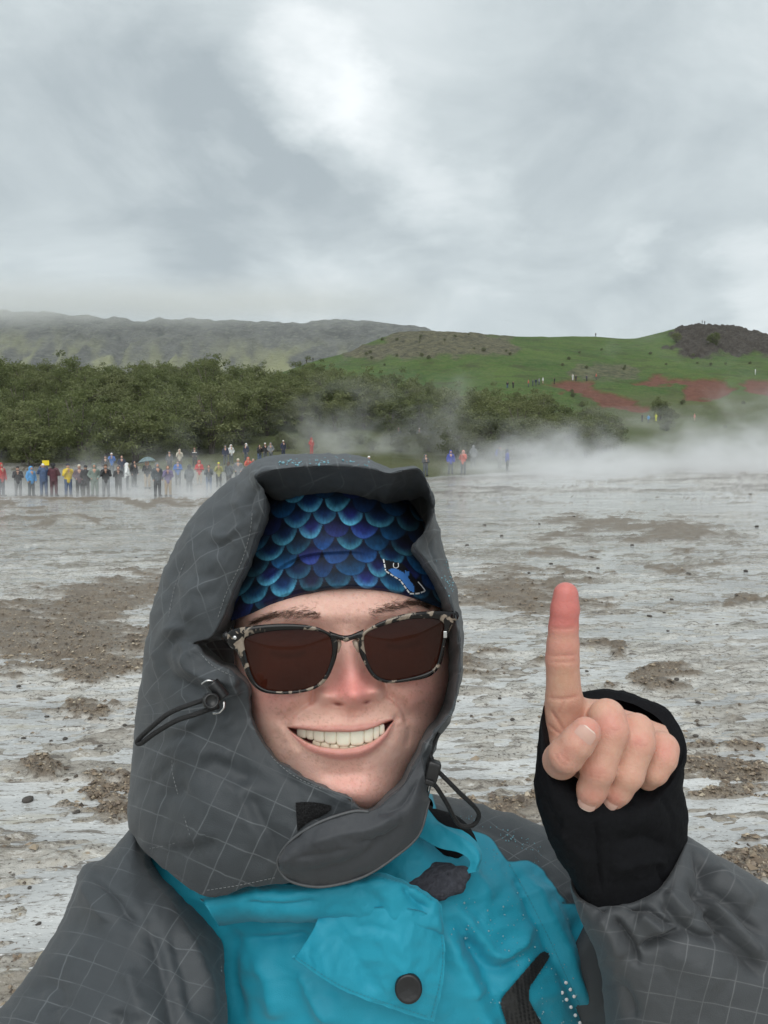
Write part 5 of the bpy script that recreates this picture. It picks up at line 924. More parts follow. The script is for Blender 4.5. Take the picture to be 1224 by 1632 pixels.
# ================================================================== head, face and hands (one body)
KQ = 2.914; D0 = .480
def q1(x, y): return 340 + np.asarray(x, float) / KQ, 740 + np.asarray(y, float) / KQ
FX = np.arange(-40, 1251, 4.4); FY = np.arange(520, 1671, 4.4); QX, QY = np.meshgrid(FX, FY)
def g2(cx_, cy_, sx, sy, rot=0.0):
    c, s = math.cos(rot), math.sin(rot); u = (QX - cx_) * c + (QY - cy_) * s; v = -(QX - cx_) * s + (QY - cy_) * c; return np.exp(-(u / sx) ** 2 - (v / sy) ** 2)
def ip(x, a, b):
    t = cr1(np.stack([np.array(a, float), np.array(b, float)], 1), len(a) * 12); return np.interp(x, t[:, 0], t[:, 1])
cxl = 600 + (QY - 800) * .085
aw = ip(QY, [520, 650, 800, 1000, 1150, 1300, 1450, 1550, 1620, 1680], [430, 480, 505, 514, 508, 488, 440, 365, 280, 170])
awr = ip(QY, [520, 650, 800, 950, 1050, 1150, 1330, 1480, 1570, 1630, 1680], [430, 475, 492, 495, 478, 432, 356, 268, 205, 130, 80]); aw = np.where(QX > cxl, awr, aw)
tq = np.clip(np.abs(QX - cxl) / aw, 0, 1.2); FZ = -82 * (1 - np.sqrt(np.clip(1 - tq ** 2.5, 0, 1)))
FZ += ip(QY, [520, 600, 700, 800, 900, 1000, 1150, 1230, 1330, 1430, 1540, 1590, 1630, 1670], [-8, -1, 2.5, -2, -1.5, 0, 3, 6, 6, 3.5, 5, 0, -12, -34])
FZ -= .075 * (QX - 617) * .138                               # the head is turned a little
# eye sockets, brows, cheeks
FZ += -9 * g2(345, 855, 150, 75, -.06) - 8 * g2(885, 815, 135, 75, -.1) + 2.2 * g2(360, 715, 190, 42, -.06) + 2.2 * g2(850, 675, 170, 42, -.16)
FZ += 4.0 * g2(345, 860, 85, 38, -.06) + 3.5 * g2(885, 818, 78, 38, -.1)                  # closed-in lids
FZ += 10.5 * g2(285, 1078, 150, 96, .12) + 9.5 * g2(945, 1040, 112, 92, -.2) + 2.5 * g2(420, 1075, 80, 60) + 2.0 * g2(845, 1045, 60, 55)
FZ += -3.5 * g2(250, 1290, 120, 90) - 3.0 * g2(960, 1230, 70, 90)                           # hollow below the cheeks
# nose
ny = np.clip((QY - 770) / (1050 - 770), 0, 1); nx0 = 617 + (655 - 617) * ny; sg = 50 + 26 * ny
nd = QX - nx0; QYn = QY + (.0026 * nd ** 2 + .08 * nd) * sst(960, 1080, QY)
nh = ip(QYn, [740, 800, 860, 920, 985, 1038, 1070, 1092, 1110, 1124, 1137, 1152, 1174], [0, 3.0, 6.0, 9.2, 12.6, 15.6, 16.8, 16.4, 14.2, 10, 5.5, 2.0, 0])
FZ += nh * np.exp(-np.abs(nd / sg) ** 2.1)
FZ += 4.2 * g2(650, 1068, 84, 44) + 9.5 * g2(524, 1076, 44, 38, .3) + 9.0 * g2(756, 1056, 40, 38, -.3)
FZ += -5.5 * g2(582, 1112, 26, 9, .12) - 5.5 * g2(712, 1103, 23, 9, -.25) - 4.2 * g2(466, 1072, 17, 40, .25) - 4.2 * g2(803, 1045, 15, 38, -.25) - 1.2 * g2(645, 1160, 14, 34) + 1.2 * g2(618, 1165, 12, 30) + 1.2 * g2(672, 1162, 12, 30)
def fs(pts, w, amp, w2=None, tp=.25): return stroke(QX, QY, pts, w, amp, w2, tp)
FZ += fs([(505, 1078), (450, 1100), (392, 1140), (345, 1185), (318, 1230)], 15, -5.0, 46) + fs([(470, 1060), (400, 1088), (340, 1130), (290, 1178)], 40, 2.6) + fs([(785, 1062), (835, 1088), (872, 1125), (893, 1175), (900, 1225)], 44, -5.0, 14) + fs([(820, 1048), (870, 1072), (912, 1108), (935, 1150)], 36, 2.4)
FZ += fs([(285, 1225), (305, 1270), (345, 1310)], 18, -1.0) + fs([(905, 1200), (908, 1260), (890, 1320)], 14, -1.6) + fs([(330, 1245), (360, 1310), (410, 1360)], 26, 1.6) + fs([(868, 1210), (862, 1270), (830, 1330)], 34, .8)
FZ += fs([(480, 1425), (600, 1442), (720, 1425)], 34, -2.2) + 3.2 * g2(635, 1530, 120, 62) + fs([(470, 790), (420, 812)], 8, -.4)
# mouth
MXl, MXr = 340., 843.
ux = np.clip(QX, MXl, MXr)
yUT = ip(ux, [340, 420, 520, 590, 640, 690, 740, 800, 843], [1216, 1208, 1206, 1200, 1206, 1196, 1192, 1182, 1180]); yUB = ip(ux, [340, 395, 450, 520, 620, 700, 760, 800, 843], [1220, 1226, 1233, 1240, 1243, 1236, 1217, 1198, 1184])
yLT = ip(ux, [340, 390, 450, 520, 600, 680, 740, 790, 815, 843], [1221, 1263, 1298, 1316, 1321, 1309, 1286, 1250, 1218, 1185]); yLB = ip(ux, [340, 390, 450, 530, 600, 680, 740, 800, 843], [1224, 1286, 1334, 1366, 1376, 1366, 1336, 1278, 1190])
inx = sst(MXl - 4, MXl + 10, QX) * sst(MXr + 4, MXr - 10, QX)
sU = np.clip((QY - yUT) / np.maximum(yUB - yUT, 4), -1, 2); sL = np.clip((QY - yLT) / np.maximum(yLB - yLT, 4), -1, 2)
mU = inx * ((sU > 0) & (sU < 1)); mL = inx * ((sL > 0) & (sL < 1)); thU = np.clip((yUB - yUT) / 28, 0, 1); thL = np.clip((yLB - yLT) / 50, 0, 1)
FZ += 2.6 * thU * inx * np.exp(-((QY - (yUT * .35 + yUB * .65)) / 24) ** 2) + 4.2 * thL * inx * np.exp(-((QY - (yLT * .55 + yLB * .45)) / 30) ** 2)
opn = inx * sst(-3, 9, QY - yUB) * sst(-3, 9, yLT - QY); FZ -= 13 * opn
FZ += -2.6 * g2(335, 1219, 24, 20) - 2.4 * g2(848, 1183, 20, 18)
FZ += .22 * (fbm(QX / 26, QY / 26, 4, 71) - .5) * 2
QXs = np.where(tq > 1, cxl + np.sign(QX - cxl) * aw, QX); fpx, fpy = q1(QXs, QY); FD = D0 - FZ / 1000; FP = W(fpx, fpy, FD)
SURF['face'] = (fpx.ravel(), fpy.ravel(), FD.ravel())
# skin colours: complexion, plus shade painted into nostrils and under the cheeks
def mixc(c, t, w_): return c * (1 - w_[..., None]) + np.array(t) * w_[..., None]
SK = np.array((.80, .53, .44)); FC = np.tile(SK, (*QX.shape, 1)); mott = fbm(QX / 40, QY / 40, 4, 81)
RD = (.76, .335, .30)
FC = mixc(FC, RD, np.clip(1.05 * g2(652, 1035, 105, 80) + .5 * g2(630, 940, 60, 90) + .62 * g2(285, 1085, 180, 110) + .58 * g2(960, 1050, 120, 110) + .42 * g2(640, 1510, 150, 90) + .14, 0, 1) * (.75 + .5 * (mott - .3)))
FC = mixc(FC, (.78, .30, .27), np.clip(.75 * g2(650, 1050, 90, 66), 0, 1)); FC = mixc(FC, (.70, .47, .37), np.clip(.35 * g2(270, 1300, 90, 110) + .3 * g2(450, 1160, 110, 50) + .3 * g2(800, 1130, 60, 50), 0, 1))  # nose redness; yellowish shading painted below the cheek and inside the smile folds
fr_ = sst(.66, .74, fbm(QX / 9, QY / 9, 2, 83)) * sst(.4, .65, fbm(QX / 120, QY / 120, 2, 84)); FC = mixc(FC, (.40, .20, .13), .30 * fr_)
FC = mixc(FC, (.52, .20, .18), np.clip(sst(0, .5, sU) * sst(1.4, 1.0, sU) * inx * .6, 0, 1)); FC = mixc(FC, (.56, .22, .20), np.clip(sst(-.05, .2, sL) * sst(1.15, .8, sL) * inx * .7, 0, 1)); FC = mixc(FC, (.13, .025, .022), np.clip(opn * 1.3 - .2, 0, 1))
FC = mixc(FC, (.30, .10, .08), np.clip(.8 * g2(582, 1114, 24, 9, .12) + .8 * g2(712, 1105, 21, 9, -.25), 0, 1))  # nostril shade painted dark over the dips
for L_ in ([(255, 868), (300, 884), (350, 889), (400, 882), (440, 866)], [(795, 838), (840, 848), (885, 846), (930, 834), (965, 816)]): FC = mixc(FC, (.20, .10, .075), np.clip(stroke(QX, QY, L_, 14, .5, None, .1), 0, 1))
nr_, nc_ = QX.shape; idx = np.arange(nr_ * nc_).reshape(nr_, nc_); loop = np.concatenate([idx[0, :], idx[1:, -1], idx[-1, -2::-1], idx[-2:0:-1, 0]])
BV = [FP.reshape(-1, 3)]; BFc = [gridF(nr_, nc_)]; BC = [FC.reshape(-1, 3)]; lp = BV[0][loop]; cn = lp.mean(0); prev = loop; off = nr_ * nc_
for sc_, dy_ in ((1.0, .03), (.98, .07), (.86, .11), (.55, .145), (.15, .155)):       # back of the skull
    V = cn + (lp - cn) * sc_ * np.array([1, 0, 1]); V[:, 1] = np.maximum(lp[:, 1], cn[1]) * 0 + cn[1] + dy_; n_ = len(V); cur = np.arange(n_) + off; off += n_
    BFc.append(np.stack([prev, np.roll(prev, -1), np.roll(cur, -1), cur], 1)[:, ::-1]); BV.append(V); BC.append(np.tile(SK, (n_, 1))); prev = cur
# ---- pointing hand
hf = lambda x, y, d: cp(*q4(x, y, d)); lo = np.array(cp(846, 1330, .40)); H = Field((.082, -.215, -.515), (.182, -.036, -.398), .00115)
def finger(js):
    g = Field.__new__(Field); g.__dict__.update(H.__dict__); g.f = np.full(H.f.shape, 1e3, np.float32)
    for (a, ra), (b, rb) in zip(js[:-1], js[1:]): g.add(g.cone(hf(*a), hf(*b), ra, rb), .0025)
    return g
for a, b, ra, rb in (((255, 730, .470), (400, 1250, .474), .0115, .018), ((420, 750, .473), (440, 1250, .476), .012, .019), ((560, 810, .476), (480, 1260, .478), .0115, .018), ((690, 870, .478), (520, 1270, .480), .0105, .016), ((225, 860, .466), (340, 1120, .464), .0105, .014), ((250, 720, .469), (690, 860, .478), .0115, .0105), ((450, 1250, .476), (520, 1640, .476), .021, .022)): H.add(H.cone(hf(*a), hf(*b), ra, rb), .010)
FING = {'index': [((244, 740, .467), .0122), ((238, 640, .461), .0110), ((230, 455, .455), .0099), ((233, 385, .4535), .0095), ((236, 300, .452), .0087), ((243, 215, .4505), .0084), ((247, 143, .450), .0076)],
        'middle': [((420, 760, .466), .0110), ((445, 735, .437), .0104), ((462, 800, .4315), .0103), ((405, 985, .4285), .0094), ((372, 1085, .4325), .0084), ((362, 1118, .4350), .0074)],
        'ring': [((560, 820, .470), .0105), ((588, 800, .4425), .0100), ((592, 860, .4365), .0098), ((548, 1010, .4335), .0088), ((498, 1090, .4375), .0078), ((478, 1122, .4400), .0068)],
        'little': [((690, 870, .474), .0095), ((712, 885, .4500), .0094), ((705, 930, .4450), .0092), ((672, 995, .4440), .0080), ((640, 1030, .4500), .0072)],
        'thumb': [((235, 930, .458), .0112), ((222, 945, .438), .0102), ((250, 915, .4195), .0098), ((300, 858, .4150), .0092), ((343, 806, .4140), .0085)]}
for k_, js in FING.items(): H.add(finger(js).f, .0075 if k_ == 'index' else .0022)
V, F = H.out(); Vw = c2w(V); px_, py_, d_ = toPX(Vw); hx = (px_ - 820) * 3.022; hy = (py_ - 900) * 3.022
# smooth the net a little, then press in the creases
def relax(V, F, it=3, lam=.5):
    for _ in range(it):
        S = np.zeros_like(V); c_ = np.zeros(len(V))
        for a in range(4):
            b = (a + 1) % 4; np.add.at(S, F[:, a], V[F[:, b]]); np.add.at(S, F[:, b], V[F[:, a]]); np.add.at(c_, F[:, a], 1); np.add.at(c_, F[:, b], 1)
        V = V + lam * (S / c_[:, None] - V)
    return V
Vw = relax(Vw, F, 4)
front = d_ < .47
cz = np.zeros(len(Vw))
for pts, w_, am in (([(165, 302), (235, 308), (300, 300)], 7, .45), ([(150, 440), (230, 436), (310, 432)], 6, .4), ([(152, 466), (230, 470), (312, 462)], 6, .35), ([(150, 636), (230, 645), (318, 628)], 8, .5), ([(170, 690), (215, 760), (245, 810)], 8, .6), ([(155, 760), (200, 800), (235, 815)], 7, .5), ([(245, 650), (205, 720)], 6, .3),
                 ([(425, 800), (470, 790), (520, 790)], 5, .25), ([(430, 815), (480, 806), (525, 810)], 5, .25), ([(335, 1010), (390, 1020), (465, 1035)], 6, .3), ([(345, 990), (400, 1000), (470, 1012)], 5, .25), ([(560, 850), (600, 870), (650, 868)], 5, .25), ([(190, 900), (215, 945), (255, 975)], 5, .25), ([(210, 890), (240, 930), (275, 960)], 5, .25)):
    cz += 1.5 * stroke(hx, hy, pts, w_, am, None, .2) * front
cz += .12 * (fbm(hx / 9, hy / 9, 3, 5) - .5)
vd = CAM - Vw; vd /= np.linalg.norm(vd, axis=1)[:, None]; Vw = Vw - vd * (cz / 1000)[:, None]
HCc = np.tile(np.array((.640, .385, .290)), (len(Vw), 1)); gz2 = lambda a, b, s, t: np.exp(-((hx - a) / s) ** 2 - ((hy - b) / t) ** 2)
mm = fbm(hx / 45, hy / 45, 3, 15)
def mixv(c, t, w_): return c * (1 - w_[:, None]) + np.array(t) * w_[:, None]
HCc = mixv(HCc, (.62, .215, .190), np.clip(sst(350, 262, hy) * (hx < 330) * .72 + .35 * sst(640, 400, hy) * (hx < 330) + .45 * gz2(470, 770, 70, 60) + .42 * gz2(610, 850, 60, 50) + .45 * gz2(730, 900, 60, 60) + .55 * gz2(345, 800, 70, 70) + .4 * gz2(230, 930, 60, 60) + .3 * gz2(400, 1000, 80, 40) + .4 * gz2(365, 1120, 50, 50) + .4 * gz2(480, 1130, 50, 50) + .25 * (mm - .4), 0, 1))
HCc = mixv(HCc, (.68, .50, .33), np.clip(.35 * gz2(235, 540, 60, 70) + .2 * gz2(390, 700, 50, 40), 0, 1)); HCc = mixv(HCc, (.42, .16, .12), np.clip(cz * .55, 0, .5))  # last mix paints crease shade into the skin colour
BV.append(Vw); BFc.append(F + off); BC.append(HCc); off += len(Vw)
# ---- the rest of the body under the clothes: neck, trunk, arms, legs
B = Field((-.40, .12, .02), (.36, .82, 1.56), .014); wv = lambda px, py, d: W(px, py, d)
hipL, hipR = (-.11, .635, .92), (.09, .635, .92); sh_l, sh_r = W(285, 1450, .645), W(860, 1450, .655); elb = W(1180, 1790, .50); wri = W(*q4(500, 1560, .476))
B.add(B.cone(W(560, 1190, .61), W(575, 1330, .62), .047, .05)); B.add(B.cone((-.01, .66, 1.20), (-.01, .64, 1.0), .10, .115, (1.2, .8, 1)), .05); B.add(B.cone(sh_l, sh_r, .035, .035), .03); B.add(B.cone(sh_r, elb, .030, .020), .01); B.add(B.cone(elb, wri, .022, .022), .01)
B.add(B.cone(sh_l, (-.275, .405, 1.27), .028, .018), .01); B.add(B.cone((-.275, .405, 1.27), (-.28, .17, 1.40), .018, .025), .01); B.add(B.cone((-.28, .17, 1.40), (-.262, .135, 1.47), .03, .026), .02)
for sx in (-1, 1):
    B.add(B.cone((-.01 + sx * .10, .635, .93), (-.01 + sx * .11, .63, .50), .09, .058), .05); B.add(B.cone((-.01 + sx * .11, .63, .50), (-.01 + sx * .115, .66, .10), .055, .042), .03); B.add(B.cone((-.01 + sx * .115, .66, .08), (-.01 + sx * .135, .53, .06), .045, .035), .02)
V, F = B.out(); BV.append(V); BFc.append(F + off); BC.append(np.tile(SK, (len(V), 1))); off += len(V)
def skin_mat():
    m, n = mat('skin'); co = n.new('ShaderNodeTexCoord').outputs['Object']; c = n.attr('tint', 'Color'); p = n.noise(co, 900, 3, .6); q = n.noise(co, 260, 4, .6)
    c = n.mix(n.mr(q, .3, .7, 0, .38), c, n.mix(1.0, c, (.86, .68, .62, 1), 'MULTIPLY'))
    b = n.bsdf(c, n.mr(q, .3, .7, .40, .54), n.bump(n.m('ADD', p, n.m('MULTIPLY', q, .8)),   .42, .0008), Specular_IOR_Level=.42)
    pr = b.node; pr.inputs['Subsurface Weight'].default_value = .30; pr.inputs['Subsurface Radius'].default_value = (1.0, .35, .18); pr.inputs['Subsurface Scale'].default_value = .0055; n.out(b); return m
BODY = part('body', np.concatenate(BV), np.concatenate(BFc), skin_mat(), ROOT, attrs={'tint': np.concatenate(BC)})
# finger nails
NAIL = simple('finger nail', (.66, .40, .33), .22, 90, .08, 0, Subsurface_Weight=.1); NAILT = simple('nail edge', (.74, .58, .50), .3)
def nail(a, b, r, L, wd, roll, sh=0.0):
    a, b = W(*q4(*a)), W(*q4(*b)); al = b - a; al /= np.linalg.norm(al); o = CAM - b; o -= al * (o @ al); o /= np.linalg.norm(o); ac = np.cross(al, o); o2 = o * math.cos(roll) + ac * math.sin(roll); ac = np.cross(al, o2)
    u = np.linspace(-1, 1, 15); v = np.linspace(-1, 1, 15); c = b + al * sh
    def shell(v0, v1, lift):
        vv = np.linspace(v0, v1, 11); P = []
        for y in vv:
            hw = wd * (1 - .10 * max(-y, 0) ** 3) * (math.sqrt(max(1 - max(abs(y) - .55, 0) ** 2 / .2025 * .72, 0.05)))
            th = u * hw; rr = r + lift - .0007 * max(y, -1) ** 2
            P.append(c + al * (y * L) + np.cos(th)[:, None] * rr * o2 + np.sin(th)[:, None] * rr * ac)
        return np.array(P)
    P = shell(-1, .90, .0004); part('fingernail', P, gridF(11, 15), NAIL, ROOT); P = shell(.90, 1.03, .00045); part('nail_tip', P, gridF(11, 15), NAILT, ROOT)
nail((300, 858, .4150), (343, 806, .4140), .0086, .0056, .66, .10, -.0012); nail((405, 985, .4285), (364, 1112, .4348), .0076, .0050, .72, .05, .0006); nail((548, 1010, .4335), (480, 1118, .4398), .0070, .0045, .72, .1, .0006)
# ---- teeth
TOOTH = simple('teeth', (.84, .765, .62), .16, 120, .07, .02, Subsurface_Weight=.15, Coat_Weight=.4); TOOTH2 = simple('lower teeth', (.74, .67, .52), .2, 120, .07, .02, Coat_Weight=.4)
def tooth(x0, x1, y0, y1, back, m_, nm='tooth'):
    cx_, cy_ = (x0 + x1) / 2, (y0 + y1) / 2; px, py = q1(cx_, cy_); arch = 8.6 + 13 * ((cx_ - 625) / 240) ** 2 + back; dd_ = D0 - (10.5 - arch) / 1000
    c = W(px, py, dd_); mmq = dd_ / FPX / KQ; t = (cx_ - 625) / 240 * .75; ax = RT * math.cos(t) - (-FW) * math.sin(t) * -1 * -1; ax = RT * math.cos(t) + FW * abs(math.sin(t)); rl = math.radians(5); 
    if t < 0: ax = RT * math.cos(t) - FW * abs(math.sin(t))
    ay = UP * math.cos(rl) - RT * math.sin(rl); az = np.cross(ax, ay); ay = np.cross(az, ax)
    V, F = rbox(c, ax, az, ay, (x1 - x0) / 2 * mmq * 1.10 / max(math.cos(t), .6), .0030, (y1 - y0) / 2 * mmq, .48); return part(nm, V, F, m_, ROOT)
for x0, x1, y0, y1 in ((575, 636, 1222, 1307), (637, 697, 1220, 1304), (521, 574, 1222, 1296), (698, 738, 1212, 1291), (472, 520, 1216, 1287), (739, 765, 1208, 1277), (440, 471, 1212, 1276), (397, 439, 1208, 1268), (766, 788, 1202, 1256)): tooth(x0, x1, y0, y1, 0, TOOTH)
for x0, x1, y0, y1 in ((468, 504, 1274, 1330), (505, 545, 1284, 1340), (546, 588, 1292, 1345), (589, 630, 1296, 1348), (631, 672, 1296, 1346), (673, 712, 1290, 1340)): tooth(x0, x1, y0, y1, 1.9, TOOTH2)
# ---- eyebrows: single hairs
HAIR = simple('brown hair', (.11, .068, .047), .55, 80, .3)
def brow(line, n_, seed, flip):
    r = np.random.default_rng(seed); P = cr1(np.array(line, float), 80); S = []
    for k in range(n_):
        t = r.random() ** .85; i = int(t * 79); j = min(i + 4, 79); i0 = max(j - 8, 0); tg = P[j] - P[i0]; tg /= np.linalg.norm(tg); nn = np.array([-tg[1], tg[0]]); wd = np.interp(t, [0, .2, .6, 1], [18, 20, 14, 6]); b = P[i] + nn * r.normal() * wd * .6; L = r.uniform(18, 40); an = r.normal() * .25 + np.interp(t, [0, .3, 1], [-.45, -.2, -.02]) * flip
        dr = tg * math.cos(an) + nn * math.sin(an); q = np.array([b, b + dr * L * .5 + nn * 1.0, b + dr * L]); px, py = q1(q[:, 0], q[:, 1]); d = drape('face', px, py, .0003) - np.array([0, .0007, .0010]); S.append(tube(W(px, py, d), np.array([.00008, .00007, .00002]) * r.uniform(.7, 1.2), 3))
    V, F = merge(S); o = part('eyebrow', V, fixq(F), HAIR, ROOT); o['kind'] = 'stuff'
brow([(505, 705), (440, 690), (370, 690), (300, 698), (240, 712), (185, 735)], 520, 1, 1); brow([(722, 694), (790, 672), (860, 655), (920, 642), (965, 645), (990, 655)], 520, 2, -1)
# ------------------------------------------------------------------ scale-print headband
BX = np.linspace(-1, 1, 330); BT = np.linspace(0, 1, 190); bxs = np.sin(BX * math.pi / 2 * .985); ybq = lambda x: ip(x, [-60, 0, 55, 150, 300, 400, 520, 640, 760, 870, 960, 1040, 1100, 1200], [775, 758, 738, 702, 646, 612, 583, 574, 581, 601, 632, 664, 688, 730])
hwq = lambda y: ip(y, [0, 40, 100, 200, 300, 400, 560, 700, 800], [190, 245, 305, 385, 440, 478, 520, 538, 545]); xg = 585 + bxs * 520; yb0 = ybq(xg)
SY = yb0[None] + 4 - BT[:, None] * (yb0[None] + 4 - 5); sc0 = 600 + (SY - 800) * .085; SX = sc0 + hwq(SY) * bxs[None]
SZ = -84 * (1 - np.cos(np.abs(BX) * math.pi / 2))[None] ** .95 + ip(SY, [-40, 20, 100, 200, 320, 450, 560, 650, 780], [-75, -52, -34, -18, -7, -.5, 2.5, 4.5, 5]) - .075 * (SX - 617) * .138 + 2.2
SZ -= 4.5 * (1 - np.clip(BT / .035, 0, 1)[:, None]) ** 2
bs = lambda p, w_, a, w2=None: stroke(SX, SY, p, w_, a, w2, .2)
SZ += bs([(780, 425), (660, 402), (540, 405), (400, 425), (260, 500), (120, 600)], 10, 2.2, 30) + bs([(560, 415), (410, 440), (280, 515), (130, 620)], 10, -1.8) + bs([(500, 560), (360, 590), (230, 640), (90, 700)], 9, 1.6, 22) + bs([(480, 600), (350, 620), (210, 670)], 8, -1.4) + bs([(395, 130), (405, 170), (412, 215)], 7, -1.8) + bs([(860, 380), (940, 450), (1040, 560), (1090, 640)], 14, 1.8) + bs([(900, 460), (980, 540), (1060, 620)], 10, -1.6) + bs([(230, 330), (170, 450), (110, 560)], 14, 1.4) + bs([(700, 120), (820, 180), (900, 260)], 16, 1.2) + bs([(300, 180), (420, 140), (540, 125)], 14, 1.0)
SZ += .5 * (fbm(SX / 50, SY / 40, 3, 61) - .5)
hbx, hby = q1(SX, SY); BD = D0 - SZ / 1000
# printed scales: upper rows overlap lower ones, round lower edges shimmer
lift_ = SX - 617; ca, sa = math.cos(.05), math.sin(.05); wvx = SX + 18 * (fbm(SX / 140, SY / 120, 2, 66) - .5) * 2; arch = SY - .00040 * lift_ ** 2 + 12 * (fbm(SX / 160, SY / 130, 2, 67) - .5) * 2
sw, sh = 128.0, 60.0; PC = np.tile(np.array((.006, .007, .022)), (*SX.shape, 1)); done = np.zeros(SX.shape, bool)
row0 = np.floor(arch / sh).astype(int)
for dr in (-2, -1, 0):                                       # from the row on top downwards
    rw = row0 + dr; offx = np.where(rw % 2 == 0, 0, sw / 2); col = np.floor((wvx - offx) / sw).astype(int); cx_ = (col + .5) * sw + offx; cy_ = (rw + .35) * sh
    u = (wvx - cx_) / (sw * .50); v = (arch - cy_) / (sh * 1.30); rr = np.hypot(u, np.maximum(v, 0)); m_ = (rr < 1) & ~done & (v > -.3); done |= m_
    hsh = _h(rw, col, 5); hs2 = _h(rw, col, 9); edge_ = sst(.42, .96, rr) * sst(1.0, .955, rr) * np.clip(v * 1.25, 0, 1); body = np.clip(v * 1.0 + .1, 0, 1)
    c1 = np.where((hsh < .28)[..., None], np.array((.02, .035, .24)), np.where((hsh < .62)[..., None], np.array((.008, .055, .22)), np.array((.008, .085, .23)))); c2_ = np.where((hs2 < .4)[..., None], np.array((.05, .22, .52)), np.array((.085, .37, .54)))
    tx_ = (.55 + .9 * fbm(SX / 7, SY / 16, 3, 70)) * (.45 + 1.1 * fbm(SX / 150, SY / 120, 2, 72)); hs3 = _h(rw, col, 13); tx_ = tx_ * (.35 + .85 * hs3); k = c1 * (.10 + .70 * body)[..., None] * tx_[..., None]; k = k * (1 - (.9 * edge_ * np.clip(hs2 * 2.2 - .6, .08, 1))[..., None]) + c2_ * (.9 * edge_ * np.clip(hs2 * 2.2 - .6, .08, 1) * tx_)[..., None]; k = k * (sst(1.0, .95, rr) * .9 + .1)[..., None]; PC = np.where(m_[..., None], k, PC)  # broad noise paints lighting patches into the print
m, n = mat('printed stretch fabric'); co = n.new('ShaderNodeTexCoord').outputs['Object']; wv_ = n.noise(co, 1400, 2); n.out(n.bsdf(n.attr('print', 'Color'), .62, n.bump(wv_, .15, .0006), Specular_IOR_Level=.3, Sheen_Weight=.05))
SURF['band'] = (hbx.ravel(), hby.ravel(), BD.ravel()); band = part('headband', W(hbx, hby, BD), gridF(*SX.shape, False, True), m, ROOT, attrs={'print': PC.reshape(-1, 3)})
EMW = simple('white print', (.72, .74, .76), .6); EMB_ = simple('blue print', (.06, .22, .62), .6); EMK = simple('dark print', (.008, .008, .012), .6)
def qpatch(name, poly, m_, lift, key='band', step=5.0):
    P = np.array(poly, float); gx, gy = np.meshgrid(np.arange(P[:, 0].min() - step, P[:, 0].max() + step, step), np.arange(P[:, 1].min() - step, P[:, 1].max() + step, step)); ii = np.arange(gx.size).reshape(gx.shape); ok = inpoly(gx + step / 2, gy + step / 2, poly)[:-1, :-1]; a, b = q1(gx, gy); d = drape(key, a, b, lift).reshape(gx.shape)
    return part(name, W(a, b, d), np.stack([ii[:-1, :-1], ii[:-1, 1:], ii[1:, 1:], ii[1:, :-1]], -1)[ok], m_, band)
qpatch('badge_field', [(790, 440), (800, 495), (870, 540), (915, 602), (985, 590), (950, 545), (905, 490), (880, 462)], EMK, .0005); qpatch('badge_figure', [(808, 488), (850, 484), (888, 505), (900, 520), (935, 570), (930, 596), (905, 580), (872, 535), (835, 515)], EMB_, .0008); qpatch('badge_figure', [(890, 492), (910, 500), (905, 530), (893, 520)], EMB_, .0008)
def qrib(pts, w_, dash=None): a, b = q1(*np.array(pts, float).T); return ribbon('band', np.stack([a, b], 1), w_, .0010, dash=dash)
V, F = merge([qrib([(790, 440), (796, 470), (800, 493)], 2.2, (6, 2)), qrib([(802, 497), (838, 520), (870, 540)], 2.2, (6, 2)), qrib([(872, 544), (892, 572), (912, 600)], 2.2, (6, 2)), qrib([(912, 601), (950, 600), (985, 588)], 2.4, (7, 2)), qrib([(985, 588), (968, 565), (950, 545)], 1.6), qrib([(838, 458), (836, 475), (848, 482), (860, 474), (858, 458)], 1.4)]); o = part('badge_outline', V, F, EMW, band); o['kind'] = 'stuff'
# ------------------------------------------------------------------ sunglasses
q3 = lambda x, y: (350 + np.asarray(x, float) / 3.138, 880 + np.asarray(y, float) / 3.138)
SG = link('sunglasses', None, None, tuple(W(549, 1014, .462))); tag(SG, 'dark brown sunglasses with black and cream tortoiseshell frame, worn under the scaly blue headband', 'sunglasses')
def gd(px): u = (px - 549) / 180; return .461 + .0075 * u + .0105 * u * u
m, n = mat('tortoiseshell'); co = n.new('ShaderNodeTexCoord').outputs['Object']; a_ = n.noise(co, 120, 3, .5, .8); b_ = n.noise(co, 260, 2, .5); cc = n.mix(n.mr(a_, .555, .60), (.005, .0045, .0045, 1), n.mix(b_, (.13, .10, .075, 1), (.38, .32, .255, 1))); n.out(n.bsdf(cc, .14, Specular_IOR_Level=.4)); TORT = m
m, n = mat('brown lens'); b_ = n.bsdf((.020, .0065, .004, 1), .03, Specular_IOR_Level=.3); tr = n.new('ShaderNodeBsdfTransparent'); tr.inputs[0].default_value = (.34, .105, .060, 1); mx = n.new('ShaderNodeMixShader'); mx.inputs[0].default_value = .17; n.l.new(b_, mx.inputs[1]); n.l.new(tr.outputs[0], mx.inputs[2]); n.out(mx.outputs[0]); LENS = m
def resamp(P, n_):
    P = np.array(P, float); P = cr1(P, len(P) * 16, True); L = np.concatenate([[0], np.cumsum(np.hypot(*np.diff(np.concatenate([P, P[:1]]), axis=0).T))]); s = np.linspace(0, L[-1], n_, endpoint=False); Q = np.concatenate([P, P[:1]]); return np.stack([np.interp(s, L, Q[:, 0]), np.interp(s, L, Q[:, 1])], 1)
